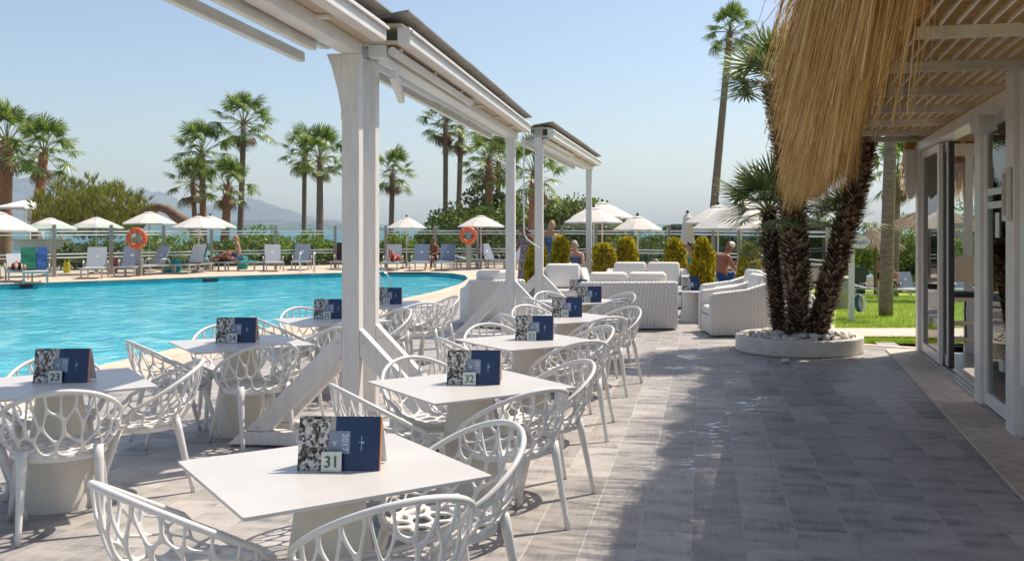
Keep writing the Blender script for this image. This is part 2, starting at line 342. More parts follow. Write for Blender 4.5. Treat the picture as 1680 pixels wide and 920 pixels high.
M_CLPINK = mat('pink_cloth', (0.55, 0.03, 0.10), 0.8); M_CLTEAL = mat('teal_cloth', (0.0, 0.30, 0.33), 0.8, col2=(0.02, 0.45, 0.42), scale=5)
M_CLBLUE = mat('blue_cloth', (0.01, 0.06, 0.22), 0.8); M_CLGREEN = mat('green_towel', (0.004, 0.12, 0.07), 0.9); M_CLWHITE = mat('white_cloth', (0.75, 0.74, 0.72), 0.8)
M_CLDARK = mat('black_cloth', (0.02, 0.02, 0.025), 0.8); M_CLPRINT = mat('printed_dark_cloth', (0.03, 0.03, 0.05), 0.8, col2=(0.45, 0.3, 0.3), scale=18)
M_CLRED = mat('red_cloth', (0.45, 0.03, 0.04), 0.8); M_CLYEL = mat('yellow_cloth', (0.7, 0.55, 0.02), 0.8)
M_BINGREEN = mat('dark_bin_plastic', (0.035, 0.045, 0.05), 0.5)
M_STOOLW = mat('cream_stool_wood', (0.60, 0.52, 0.39), 0.5, var=0.08, scale=6)
M_INFLOOR = mat('pale_interior_floor', (0.40, 0.36, 0.32), 0.4, var=0.08, scale=4)
M_INWALL = mat('interior_cream_wall', (0.58, 0.54, 0.47), 0.7)
M_LOGO = mat('pale_logo_print', (0.60, 0.60, 0.60), 0.6)

def wicker_mat():
    m = bpy.data.materials.new('white_wicker_weave'); m.use_nodes = True; t = m.node_tree; N = t.nodes; L = t.links; b = N['Principled BSDF']
    tc = N.new('ShaderNodeTexCoord'); sp = N.new('ShaderNodeSeparateXYZ'); L.new(tc.outputs['Object'], sp.inputs[0])
    a = N.new('ShaderNodeMath'); a.operation = 'ADD'; L.new(sp.outputs[0], a.inputs[0]); L.new(sp.outputs[1], a.inputs[1])
    cb = N.new('ShaderNodeCombineXYZ'); L.new(a.outputs[0], cb.inputs[0]); L.new(sp.outputs[2], cb.inputs[1])
    br = N.new('ShaderNodeTexBrick'); br.inputs['Scale'].default_value = 1.0; br.inputs['Brick Width'].default_value = 0.12; br.inputs['Row Height'].default_value = 0.022
    br.inputs['Mortar Size'].default_value = 0.004; br.inputs['Mortar Smooth'].default_value = 0.9; br.offset = 0.5
    L.new(cb.outputs[0], br.inputs['Vector'])
    mx = N.new('ShaderNodeMix'); mx.data_type = 'RGBA'; mx.inputs[6].default_value = (0.84, 0.81, 0.78, 1); mx.inputs[7].default_value = (0.52, 0.49, 0.46, 1)
    L.new(br.outputs['Fac'], mx.inputs[0]); L.new(mx.outputs[2], b.inputs['Base Color']); b.inputs['Roughness'].default_value = 0.5
    sb = N.new('ShaderNodeMath'); sb.operation = 'SUBTRACT'; sb.inputs[0].default_value = 1; L.new(br.outputs['Fac'], sb.inputs[1])
    # vertical stakes push the strands in and out
    wv = N.new('ShaderNodeMath'); wv.operation = 'MULTIPLY'; wv.inputs[1].default_value = 2 * pi / 0.06; L.new(a.outputs[0], wv.inputs[0])
    sn = N.new('ShaderNodeMath'); sn.operation = 'SINE'; L.new(wv.outputs[0], sn.inputs[0]); m2 = N.new('ShaderNodeMath'); m2.operation = 'MULTIPLY'; m2.inputs[1].default_value = 0.6; L.new(sn.outputs[0], m2.inputs[0])
    ad = N.new('ShaderNodeMath'); ad.operation = 'ADD'; L.new(sb.outputs[0], ad.inputs[0]); L.new(m2.outputs[0], ad.inputs[1])
    bp = N.new('ShaderNodeBump'); bp.inputs['Strength'].default_value = 1.0; bp.inputs['Distance'].default_value = 0.007; L.new(ad.outputs[0], bp.inputs['Height']); L.new(bp.outputs[0], b.inputs['Normal'])
    return m
M_WICKER = wicker_mat()
# ------------------------------------------------------------------ terrain, sea, mountains
def smooth(t): t = max(0, min(1, t)); return t * t * (3 - 2 * t)
def lawn_z(y): return -0.02 - max(0.0, y - 16) * 0.0485
def ground_z(x, y):
    z = -0.34 - smooth((x - (0.2 * y - 4)) / 4) * max(0, min(y, 62) - 16) * 0.0485
    return z - smooth((y - 66) / 40) * 4
mb = MB(); xs = [-400, -120, -60, -40, -30, -22, -16, -12, -8, -4] + [i * 1.0 for i in range(-2, 20)] + [24, 30, 45, 80, 200, 400]
ys = [-60, -20, 0, 6, 10, 14, 16] + [18 + 3 * i for i in range(16)] + [66, 72, 80, 90, 100, 115]
nx = len(xs)
mb.v = [(x, y, ground_z(x, y)) for y in ys for x in xs]
mb.f = [(j * nx + i, j * nx + i + 1, (j + 1) * nx + i + 1, (j + 1) * nx + i) for j in range(len(ys) - 1) for i in range(nx - 1)]; mb.m = [0] * len(mb.f)
tag(mb.build('ground', M_SAND, smooth=True), kind='structure')
mb = MB(); mb.add([(-6000, 92, -3), (6000, 92, -3), (6000, 4900, -3), (-6000, 4900, -3)], [(0, 1, 2, 3)])
tag(mb.build('sea', M_SEA), kind='structure')
def ridge(pts, Y, depth, name):
    mb = MB(); r = random.Random(len(pts)); n = 90; m = 10
    def top(px):
        for (a, b), (c, d) in zip(pts, pts[1:]):
            if a <= px <= c: return b + (d - b) * smooth((px - a) / (c - a)) * 0.5 + (d - b) * 0.5 * (px - a) / (c - a)
        return HY
    for i in range(n + 1):
        px = pts[0][0] + (pts[-1][0] - pts[0][0]) * i / n; hp = (HY + 3 - top(px)) / F * Y + r.uniform(-1, 1) * Y * 0.0006
        for j in range(m + 1):
            t = j / m; rough = r.uniform(-1, 1) * hp * 0.05 * sin(pi * t)
            z = -4 + (hp + 4) * (1 - abs(2 * t - 1) ** 1.25) + rough
            mb.v.append(((px - CX) / F * Y * (1 + 0.0 * t), Y + (t - 0.5) * depth + r.uniform(-1, 1) * depth * 0.03, z))
    for i in range(n):
        for j in range(m):
            a = i * (m + 1) + j; mb.f.append((a, a + m + 1, a + m + 2, a + 1)); mb.m.append(0)
    return tag(mb.build(name, M_ROCK, smooth=True), kind='structure')
ridge([(-700, 330), (-500, 300), (-250, 318), (-60, 330), (15, 301), (50, 292), (72, 288), (98, 298), (130, 312), (165, 330), (215, 345), (250, 376)], 3300, 900, 'mountain')
ridge([(120, 374), (170, 330), (205, 318), (240, 313), (262, 318), (290, 331), (330, 341), (365, 335), (392, 328), (412, 327), (440, 336), (470, 346), (505, 356), (560, 368), (620, 375)], 3700, 900, 'mountain')
ridge([(330, 376), (380, 366), (420, 362.5), (460, 362), (490, 366), (520, 364), (545, 362.5), (570, 367), (600, 376)], 2400, 500, 'mountain')

# ------------------------------------------------------------------ pool
pool = [(-6.75, 4.5), (-6.32, 8.0), (-5.88, 11.3), (-5.64, 13.1), (-4.95, 18.0), (-4.35, 22.0), (-3.9, 25.3), (-3.72, 28.5), (-3.85, 31.5), (-4.25, 33.8), (-4.95, 35.4), (-5.9, 36.2), (-7.8, 36.2), (-9.6, 35.4), (-12, 33.7), (-14.9, 30.7), (-17.4, 28.4), (-21, 24.0), (-23, 17), (-21, 8), (-16, 3.5), (-9, 2.5)]
pn = len(pool)
def ring_off(d):
    out = []
    for i in range(pn):
        a = Vector(pool[i - 1]); b = Vector(pool[(i + 1) % pn]); t = (b - a).normalized(); out.append(Vector(pool[i]) + Vector((t.y, -t.x)) * d)
    return out
mb = MB(); mb.add([(x, y, -0.15) for x, y in pool], [tuple(range(pn))])
tag(mb.build('pool_water', M_WATER), kind='structure')
mb = MB()
mb.add([(x, y, 0.0) for x, y in pool] + [(x, y, -0.9) for x, y in pool], [(i, (i + 1) % pn, pn + (i + 1) % pn, pn + i) for i in range(pn)])
pw = tag(mb.build('pool_wall', M_POOLTILE), kind='structure')
mb = MB()
for px in (52, 347):                                   # dark skimmer mouths under the far rim
    k = G(px, 468 if px == 52 else 459, -0.07); mb.box(k + Vector((0.05, -0.22, 0)), (0.5, 0.12, 0.11), (0, 0, R(48)))
mb.build('skimmer_mouth', M_DOORIN, pw)
cop = ring_off(0.42)
cpr = None
mb = MB(); o_out = []
dk = ring_off(1.05)
far_y = {8: (6.5, 30), 9: (8, 36), 10: (7, 47), 11: (2, 47.5), 12: (-8, 47), 13: (-13, 46), 14: (-20, 44), 15: (-26, 40), 16: (-32, 35)}
for i in range(pn):
    p = dk[i]
    if i in far_y: p = Vector(far_y[i])
    if i in (17, 18, 19): p = ring_off(8)[i]
    o_out.append(p)
o_out[7] = Vector((0.6, 29.0)); o_out[6] = Vector((dk[6].x, dk[6].y))
mb.add([(p.x, p.y, 0.008) for p in cop] + [(p.x, p.y, 0.008) for p in o_out], [(i, (i + 1) % pn, pn + (i + 1) % pn, pn + i) for i in range(pn)])
tag(mb.build('pool_deck', M_DECK), kind='structure')
cb = thing('pool_coping', None, None); tag(cb, kind='structure')
for i in range(pn):                                      # coping stones, about 0.6 m each
    if i in (18, 19, 20): continue
    a0, a1 = Vector(pool[i]), Vector(pool[(i + 1) % pn]); b0, b1 = cop[i], cop[(i + 1) % pn]; n = max(1, round((a1 - a0).length / 0.62))
    for k in range(n):
        s0, s1 = k / n + 0.004, (k + 1) / n - 0.004
        q = [a0.lerp(a1, s0), a0.lerp(a1, s1), b0.lerp(b1, s1), b0.lerp(b1, s0)]
        MB().prism([(p.x, p.y) for p in q][::-1], -0.05, 0.02).build('coping_stone', M_COPING, cb)

# ------------------------------------------------------------------ terrace of wood-look planks
tp = [P(1, -6.25), P(27, -6.25), Vector((6.3, 27, 0)), Vector((3.78, 13.95, 0)), W(13.8, 2.1), W(1, 2.1)]
mb = MB(); mb.prism([(p.x, p.y) for p in tp][::-1], -0.2, -0.0015)
terr = tag(mb.build('terrace_floor', M_GROUT), kind='structure')
PW, PL = 0.284, 0.86
pme = MB().box((0, 0, -0.006), (PW - 0.006, PL - 0.0025, 0.012)).mesh('plank', M_PLANK)
cand = []
for i in range(-22, 20):
    off = (i * 0.37) % 1.0
    for j in range(1, 31):
        v = (i + 0.5) * PW - 0.06; u = (j + off) * PL; c = P(u, v)
        if v < -6.3: continue
        wv = c.x * cos(WA) - c.y * sin(WA)
        if c.y < 13.75 and wv > 1.75: continue
        if c.y >= 13.75 and c.x > 3.62 + (c.y - 13.95) * 0.193: continue
        if u < 2.2: continue
        px = CX + F * c.x / c.y; py = HY + F * H / c.y
        vis = -70 < px < 1750 and py < 980
        cand.append((0 if vis else 1, c.length, c))
cand.sort(key=lambda t: t[:2])
rest = MB()
for k, (vis, d, c) in enumerate(cand):
    if k < 300:
        o = obj('plank', pme, terr, loc=c, rot=(0, 0, -PB))
    else:
        rest.box(c + Vector((0, 0, -0.006)), (PW - 0.006, PL - 0.0025, 0.012), (0, 0, -PB))
tag(rest.build('far_planks', M_PLANK, terr), kind='stuff')
mb = MB(); a = Vector((3.72, 13.93, 0)); b = W(13.8, 2.0)
mb.bar(a + Vector((-0.3, 0.06, -0.02)), b + Vector((0.2, 0.0, -0.02)), 0.16, 0.06); tag(mb.build('kerb', M_THRESH), kind='structure')

# ------------------------------------------------------------------ lawn and path
def lawn_sheet(name, m, y0, y1, z_up=0.0, ny=12):
    mb = MB(); n = 2
    for j in range(ny + 1):
        y = y0 + (y1 - y0) * j / ny; z = lawn_z(y) + z_up
        mb.v += [(0.26 * y - (0.0 if y < 16 else min(3, (y - 16) * 0.3)), y, z), (30, y - 5.0 * 0, z)]
    for j in range(ny): mb.f.append((2 * j, 2 * j + 1, 2 * j + 3, 2 * j + 2)); mb.m.append(0)
    return tag(mb.build(name, m), kind='structure')
lawn_sheet('lawn', M_LAWN, 13.98, 62)
lawn_sheet('path', M_PATH, 14.75, 16.0, 0.02, 2)
mb = MB(); r = random.Random(3)
def blade(mb, x, y, z, h, wd, lean):
    a = r.uniform(0, 2 * pi); dx, dy = cos(a) * wd, sin(a) * wd; l = r.uniform(0, 2 * pi)
    mb.add([(x - dx, y - dy, z), (x + dx, y + dy, z), (x + cos(l) * lean, y + sin(l) * lean, z + h)], [(0, 1, 2)])
for _ in range(26000):
    y = 13.99 + (40 - 14) * r.random() ** 2.0
    if 14.7 < y < 16.05: continue
    x = y * r.uniform(0.262, 0.40)
    s = 0.6 + y / 30
    blade(mb, x, y, lawn_z(y) - 0.005, r.uniform(0.03, 0.07) * s, 0.004 * s, 0.03 * s)
tag(mb.build('grass', M_GRASS), 'short bright green grass of the lawn beside the pavilion', 'grass', kind='stuff')

# ------------------------------------------------------------------ glass pavilion on the right
pav = thing('glass_pavilion', 'white framed glass pavilion with sliding doors on the right edge', 'pavilion', W(8, 1.96), -WA)
VW = 1.89
def wbar(mb, u0, v0, z0, u1, v1, z1, wd, ht): return mb.bar(W(u0, v0, z0) - pav.location, W(u1, v1, z1) - pav.location, wd, ht)
def wbox(mb, u0, u1, v0, v1, z0, z1):      # boxes in the pavilion's own (already turned) axes
    return mb.box(((v0 + v1) / 2 - VW, (u0 + u1) / 2 - 8, (z0 + z1) / 2), (v1 - v0, u1 - u0, z1 - z0))
def part(name, m, boxes, parent=pav, bevel=0.004):
    mb = MB()
    for b in boxes: wbox(mb, *b)
    return mb.build(name, m, parent, bevel=bevel)
ZT = 2.77
part('post', M_DOORW, [(13.32, 13.52, 1.80, 1.98, 0, ZT)])
part('post', M_DOORW, [(9.40, 9.66, 1.80, 1.97, 0.03, ZT - 0.002)])
part('post', M_DOORW, [(8.08, 8.36, 1.79, 2.00, 0, 3.0)])
part('post', M_DOORW, [(5.0, 7.9, 1.83, 1.9, 0, 0.45), (7.74, 7.94, 1.80, 1.95, 0.452, 3.0)])
part('seal_strip', M_REDSEAL, [(8.0, 8.014, 1.93, 1.95, 0, 3.0)])
part('corner_board', M_DOORW, [(7.941, 8.079, 1.86, 1.93, 0, 3.0)])
part('lintel', M_DOORW, [(8.36, 13.32, 1.79, 2.0, ZT - 0.085, ZT + 0.03)])
part('door_track', M_ALU, [(8.36, 13.32, 1.83, 2.0, 0.0, 0.035), (8.4, 13.3, 1.87, 1.885, 0.035, 0.05), (8.4, 13.3, 1.93, 1.945, 0.035, 0.05)])
def door(u0, u1, v, handle=False, st=0.1):
    d = part('sliding_door', M_DOORW, [(u0, u0 + st, v - 0.025, v + 0.025, 0.05, ZT - 0.1), (u1 - st, u1, v - 0.025, v + 0.025, 0.05, ZT - 0.1), (u0 + st, u1 - st, v - 0.022, v + 0.022, 0.05, 0.17), (u0 + st, u1 - st, v - 0.022, v + 0.022, ZT - 0.19, ZT - 0.1)])
    mb = MB(); wbox(mb, u0 + st - 0.01, u1 - st + 0.01, v - 0.004, v + 0.004, 0.16, ZT - 0.18); mb.build('pane', M_GLASS, d)
    if handle:
        mb = MB(); wbox(mb, u0 + 0.03, u0 + 0.14, v - 0.09, v - 0.03, 0.48, 0.58); wbox(mb, u0 - 0.06, u0 + 0.05, v - 0.075, v - 0.055, 0.52, 0.54); mb.build('handle', M_ALU, d, bevel=0.004)
    return d
door(11.95, 13.3, 1.87)
door(11.72, 12.3, 1.94, st=0.12)
part('seal_strip', M_DOORIN, [(11.62, 11.70, 1.91, 1.965, 0.05, ZT - 0.1)])
d3 = door(8.37, 9.4, 1.86, True)
mb = MB(); wbox(mb, 8.85, 9.0, 1.846, 1.85, 1.58, 1.80); s1 = mb.build('notice', M_PAPER, d3)
mb = MB(); wbox(mb, 8.5, 9.33, 1.846, 1.85, 1.96, 2.02); wbox(mb, 8.5, 9.33, 1.846, 1.85, 1.84, 1.9); mb.build('frosted_stripe', M_FROST, d3)
mb = MB(); wbox(mb, 6.2, 7.75, 1.85, 1.86, 0.45, 2.9); mb.build('pane', M_GLASS, pav)
part('menu_case', M_PAPER, [(8.13, 8.29, 1.745, 1.785, 1.72, 2.14)], bevel=0.006)
mb = MB(); wbox(mb, 8.15, 8.27, 1.739, 1.742, 1.76, 2.10); mb.build('printed_sheet', mat('faded_print', (0.62, 0.58, 0.55), 0.6, col2=(0.5, 0.25, 0.2), scale=24), pav)
# hanging white board at the far corner
mb = MB(); p = [(1.66, 2.72), (1.79, 2.72), (1.79, 2.12), (1.74, 2.05), (1.66, 2.13)]
vsb = [((v - VW), 5.45, z) for v, z in p] + [((v - VW), 5.50, z) for v, z in p]
mb.add(vsb, [(0, 1, 2, 3, 4), (9, 8, 7, 6, 5)] + [(k, 5 + k, 5 + (k + 1) % 5, (k + 1) % 5) for k in range(5)]); mb.build('hanging_panel', M_DOORW, pav)
# inside: floor, far glazed wall
part('end_beam', M_DOORW, [(13.34, 13.48, 1.99, 5.42, 2.62, 2.78)])
part('floor_slab', M_INFLOOR, [(4, 13.45, 1.98, 5.4, -0.05, 0.012)], bevel=0)
for u0 in (13.3, 11.9, 10.75, 9.5, 8.2, 6.8): part('far_post', M_DOORW, [(u0, u0 + 0.11, 5.28, 5.4, 0.012, 2.77)])
part('far_beam', M_DOORW, [(4, 13.3, 5.27, 5.41, 2.775, 2.95)])
part('far_rail', M_DOORW, [(4, 13.3, 5.30, 5.38, 0.02, 0.12)])
mb = MB(); wbox(mb, 6.9, 13.3, 5.335, 5.343, 0.12, 2.77); mb.build('far_pane', M_GLASS, pav)
mb = MB(); wbox(mb, 8.3, 13.3, 5.322, 5.33, 1.72, 1.80); wbox(mb, 8.3, 13.3, 5.322, 5.33, 1.55, 1.62); mb.build('frosted_stripe', M_FROST, pav)
for u0 in (13.36,):
    part('end_post', M_DOORW, [(u0, u0 + 0.1, 2.0, 2.1, 0.012, 2.77), (u0, u0 + 0.1, 2.40, 2.50, 0.012, 2.77), (u0 - 0.002, u0 + 0.102, 2.5, 5.27, 0.80, 0.88), (u0 + 0.01, u0 + 0.09, 2.5, 5.27, 0.03, 0.8)])
    mb = MB(); wbox(mb, u0 + 0.045, u0 + 0.053, 2.1, 5.27, 0.1, 2.77); mb.build('end_pane', M_GLASS, pav)
mb = MB(); wbox(mb, 13.32, 13.34, 2.56, 2.80, 0.93, 1.75); mb.build('notice_board', M_INWALL, pav)
mb = MB(); wbox(mb, 13.30, 13.315, 2.57, 2.79, 1.25, 1.43); mb.build('teal_notice', M_CLTEAL, pav)
mb = MB(); wbox(mb, 13.30, 13.315, 2.57, 2.79, 1.0, 1.2); mb.build('dark_notice', M_CLDARK, pav)
mb = MB(); wbox(mb, 13.33, 13.345, 2.12, 2.40, 1.66, 1.73); wbox(mb, 13.33, 13.345, 2.12, 2.40, 1.54, 1.61); mb.build('frosted_stripe', M_FROST, pav)
# threshold stones outside the doors
th = tag(thing('threshold', None, None), kind='structure')
for k in range(19):
    u0 = 2.6 + k * 0.58
    q = [W(u0, 1.49), W(u0 + 0.574, 1.49), W(u0 + 0.574, 1.9), W(u0, 1.9)]
    MB().prism([(p.x, p.y) for p in q], -0.01, 0.022).build('threshold_stone', M_THRESH, th, bevel=0.003)
# wall speaker
o = thing('wall_speaker', 'white loudspeaker box hung under the lintel beside the glass door', 'speaker', W(8.75, 1.76, 2.55), -WA + R(28)); o.scale = (0.72,) * 3
MB().prism([(-0.13, -0.1), (0.13, -0.1), (0.10, 0.1), (-0.10, 0.1)], -0.09, 0.1).build('cabinet', M_PLASTIC, o, bevel=0.012, rot=(R(-14), 0, 0))
mb = MB(); mb.bar((0, 0.08, 0), (0.0, 0.19, 0.12), 0.03, 0.03); mb.build('bracket', M_DOORW, o)

# high cream stool inside
st = thing('bar_stool', 'cream wooden high chair with dark seat pad inside the open door', 'stool', W(12.55, 2.34, 0.012), -WA + R(170))
mb = MB()
for sx in (-1, 1):
    for sy in (-1, 1):
        mb2 = MB(); mb2.bar((sx * 0.2, sy * 0.2, 0), (sx * 0.18, sy * 0.18, 0.76), 0.045, 0.045, (0, 1, 0)); mb2.build('leg', M_STOOLW, st)
    mb2 = MB(); mb2.bar((sx * 0.18, 0.18, 0.76), (sx * 0.19, 0.24, 1.25), 0.04, 0.04, (0, 1, 0)); mb2.build('back_post', M_STOOLW, st)
for z in (0.25, 0.45):
    for y_, dz in ((-0.19, 0), (0.19, 0.05)): mb2 = MB(); mb2.bar((-0.17, y_, z + dz), (0.17, y_, z + dz), 0.03, 0.04); mb2.build('stretcher', M_STOOLW, st)
mb2 = MB(); mb2.box((0, 0, 0.785), (0.44, 0.44, 0.05)); mb2.build('seat', M_STOOLW, st, bevel=0.01)
mb2 = MB(); mb2.box((0, 0, 0.835), (0.43, 0.42, 0.05)); mb2.tube([(0.0, -0.23, 0.82), (0.02, -0.245, 0.6), (0.0, -0.24, 0.3), (0.03, -0.24, 0.22)], [0.012, 0.012, 0.012, 0.03], 6); mb2.build('seat_pad', M_CLDARK, st, bevel=0.01)
mb2 = MB(); pts = [(-0.19, 1.0), (0.19, 1.0), (0.19, 1.25), (0.1, 1.31), (0, 1.33), (-0.1, 1.31), (-0.19, 1.25)]
mb2.add([(x, 0.215, z) for x, z in pts] + [(x, 0.245, z) for x, z in pts], [tuple(range(7)), tuple(range(13, 6, -1))] + [(k, 7 + k, 7 + (k + 1) % 7, (k + 1) % 7) for k in range(7)]); mb2.build('backrest', M_STOOLW, st)

# ------------------------------------------------------------------ thatched roof with hanging straw
roof = thing('thatched_roof', 'straw thatched pergola roof with long fringe over the walkway', 'roof', W(8, 1.89, 0), -WA)
U0, U1 = 1.6, 13.6
RAFT = [2.7, 3.85, 5.0, 6.2, 7.5, 8.85, 10.15, 11.4, 12.6, 13.5]
for u in RAFT:
    mb = MB(); wbox(mb, u - 0.03, u + 0.03, 0.86, 3.5, 2.83, 2.90); mb.build('rafter', M_RAFTER, roof)
for k in range(13):
    v = 0.9 + k * 0.098
    mb = MB(); wbox(mb, U0, U1, v - 0.009, v + 0.009, 2.903, 2.925); mb.build('batten', M_BATTEN, roof)
mb = MB(); mb.add([(0.84 - VW, U0 - 8, 2.94), (3.4 - VW, U0 - 8, 2.94), (3.4 - VW, U1 + 0.05 - 8, 2.94), (0.84 - VW, U1 + 0.05 - 8, 2.94)], [(0, 1, 2, 3)]); mb.build('matting', M_MAT, roof)
def fringe(n, seed, vin, vout, flip, u_lo, u_hi, zt=3.0, zb=2.03):
    mb = MB(); r = random.Random(seed); sg = -1 if flip else 1; V = []; Fc = []
    clumps = [(r.uniform(u_lo, u_hi), r.gauss(0, 0.04), r.gauss(0, 0.08), r.gauss(0, 0.10), r.random() ** 1.6) for _ in range(int((u_hi - u_lo) * 26))]
    for _ in range(n):
        cu, cv, cz, cdu, ct = clumps[r.randrange(len(clumps))]; u = cu + r.gauss(0, 0.035)
        v0 = vin + r.uniform(-0.30, 0.02) * sg if not flip else vin + r.uniform(-0.14, 0.25)
        t = (ct * 0.7 + 0.3 * r.random()) * (0.16 if u < 4.2 else 0.34 if u < 7 else 0.62 if u < 9 else 0.98)                                     # 0 = outermost strand
        vb = vout + (vin - vout) * t * 0.85 + r.uniform(-0.04, 0.04) + cv
        if r.random() < 0.03: vb -= r.uniform(0.0, 0.12) * sg
        b = zb + cz + r.uniform(-0.08, 0.16) + 0.22 * t + 0.05 * sin(u * 2.1) + (r.uniform(0, 0.3) if r.random() < 0.25 else 0)
        du = cdu + r.gauss(0, 0.05); wd = r.uniform(0.0012, 0.0026)
        zt_ = zt + r.uniform(-0.04, 0.07) - 0.09 * t
        p0 = (v0, zt_, u); p1 = (v0 + (vb - v0) * 0.45, zt_ + (b - zt_) * 0.16, u + du * 0.3); p2 = (v0 + (vb - v0) * 0.92, zt_ + (b - zt_) * 0.52, u + du * 0.6); p3 = (vb + r.uniform(-0.02, 0.03) * 1, b, u + du)
        seg = 5; base = len(V); ang = r.uniform(0, pi); ex, ey = cos(ang) * wd, sin(ang) * wd
        for i in range(seg + 1):
            s = i / seg; c = [(1 - s) ** 3 * p0[q] + 3 * s * (1 - s) ** 2 * p1[q] + 3 * s * s * (1 - s) * p2[q] + s ** 3 * p3[q] for q in range(3)]
            tw = 1 if i < seg else 0.4
            V.append((c[0] - VW - ex * tw, c[2] - 8 - ey * tw, c[1])); V.append((c[0] - VW + ex * tw, c[2] - 8 + ey * tw, c[1]))
        for i in range(seg): Fc.append((base + 2 * i, base + 2 * i + 1, base + 2 * i + 3, base + 2 * i + 2))
    mb.add(V, Fc); return mb
tag(fringe(29000, 5, 0.95, 0.08, False, 2.1, 13.5).build('straw_fringe', M_STRAW, roof), kind='stuff')
tag(fringe(5000, 6, 5.30, 5.75, True, 7.0, 13.5, 2.98, 1.95).build('straw_fringe', M_STRAW, roof), kind='stuff')
mb = MB(); r = random.Random(19); V = []; Fc = []       # short fringe along the far end of the roof
for _ in range(5200):
    v = r.uniform(1.75, 5.9); b = 2.16 + r.uniform(-0.12, 0.35) + 0.06 * sin(v * 5); du = r.gauss(0.12, 0.07); wd = r.uniform(0.0014, 0.003); dv = r.gauss(0, 0.06); base = len(V)
    for i in range(4):
        q = i / 3; V += [(v - VW + dv * q - wd, 5.62 + du * q, 2.98 + (b - 2.98) * q), (v - VW + dv * q + wd, 5.62 + du * q, 2.98 + (b - 2.98) * q)]
    for i in range(3): Fc.append((base + 2 * i, base + 2 * i + 1, base + 2 * i + 3, base + 2 * i + 2))
mb.add(V, Fc); tag(mb.build('straw_fringe', M_STRAW, roof), kind='stuff')
# loose straw lying on top of the mat along its outer edge
mb = MB(); r = random.Random(9)
for _ in range(2600):
    u = r.uniform(U0, U1); v = r.uniform(0.55, 1.5); L_ = r.uniform(0.3, 0.7); z = 3.065 + r.uniform(0, 0.05); wd = 0.003
    a = Vector((v - VW, u - 8, z)); b = a + Vector((-L_, r.uniform(-0.15, 0.15), r.uniform(-0.08, 0.03))); y = Vector((0, wd, 0))
    mb.add([a - y, a + y, b + y, b - y], [(0, 1, 2, 3)])
tag(mb.build('roof_straw', M_STRAW, roof), kind='stuff')

# ------------------------------------------------------------------ awning frames along the tables
def awning_frame(x, y, rz, ztop, label, half=0.95, knee=False):
    t = thing('awning_support', label, 'awning support', (x, y, 0), rz, 'white timber supports that carry the awnings')
    mb = MB(); mb.box((0, 0, (0.115 + ztop) / 2), (0.135, 0.10, ztop - 0.115)); mb.build('post', M_WOODW, t, bevel=0.006)
    mb = MB(); p = [(-half, 0.02), (half, 0.02), (half - 0.1, 0.115), (-half + 0.1, 0.115)]
    mb.add([(a, -0.075, b) for a, b in p] + [(a, 0.075, b) for a, b in p], [(0, 1, 2, 3), (7, 6, 5, 4)] + [(k, 4 + k, 4 + (k + 1) % 4, (k + 1) % 4) for k in range(4)])
    mb.build('foot_bar', M_WOODW, t, bevel=0.005)
    for s in (-1, 1):
        mb = MB(); q = [(s * (half - 0.12), 0.117), (s * (half - 0.31), 0.117), (s * 0.0685, 0.70), (s * 0.0685, 0.905)]
        if s < 0: q = q[::-1]
        mb.add([(a, -0.045, b) for a, b in q] + [(a, 0.045, b) for a, b in q], [(3, 2, 1, 0), (4, 5, 6, 7)] + [(k, (k + 1) % 4, 4 + (k + 1) % 4, 4 + k) for k in range(4)])
        mb.build('brace', M_WOODW, t, bevel=0.005)
        for q_ in ((s * 0.10, 0.80), (s * (half - 0.22), 0.15)): MB().lathe([(0.012, 0), (0.012, 0.006)], n=8).build('bolt', M_ALU, t, loc=(q_[0], -0.046, q_[1]), rot=(R(90), 0, 0))
        mb = MB(); mb.lathe([(0.03, 0.0), (0.03, 0.012), (0.015, 0.013), (0.015, 0.02)], (s * (half - 0.15), 0, 0), 10); mb.build('levelling_foot', M_BRASS, t)
    if knee:
        mb = MB(); q = [(-0.0685, ztop - 0.46), (-0.0685, ztop), (-0.19, ztop), (-0.15, ztop - 0.1), (-0.105, ztop - 0.27)]
        mb.add([(a, -0.04, b) for a, b in q] + [(a, 0.04, b) for a, b in q], [tuple(range(5)), tuple(range(9, 4, -1))] + [(k, 5 + k, 5 + (k + 1) % 5, (k + 1) % 5) for k in range(5)])
        mb.build('knee_bracket', M_WOODW, t, bevel=0.004)
        mb = MB(); mb.box((-0.0, -0.054, ztop - 0.47), (0.14, 0.008, 0.06)); mb.build('collar_plate', M_WOODG, t)
    return t
FR = R(-6)
awning_frame(-1.765, 7.26, FR, 2.98, 'tallest nearest white timber post with braces behind table 31', knee=True)
awning_frame(-1.715, 7.60, FR, 2.98, 'white timber post directly behind the nearest awning post')
awning_frame(-1.09, 14.0, FR, 3.08, 'white braced post left of table 33, beside the wicker armchair')
awning_frame(-0.765, 15.9, FR, 3.36, 'white braced post with a hanging crank rod, second farthest')
awning_frame(0.09, 22.8, FR, 3.10, 'farthest white braced awning post by the golden conifers')
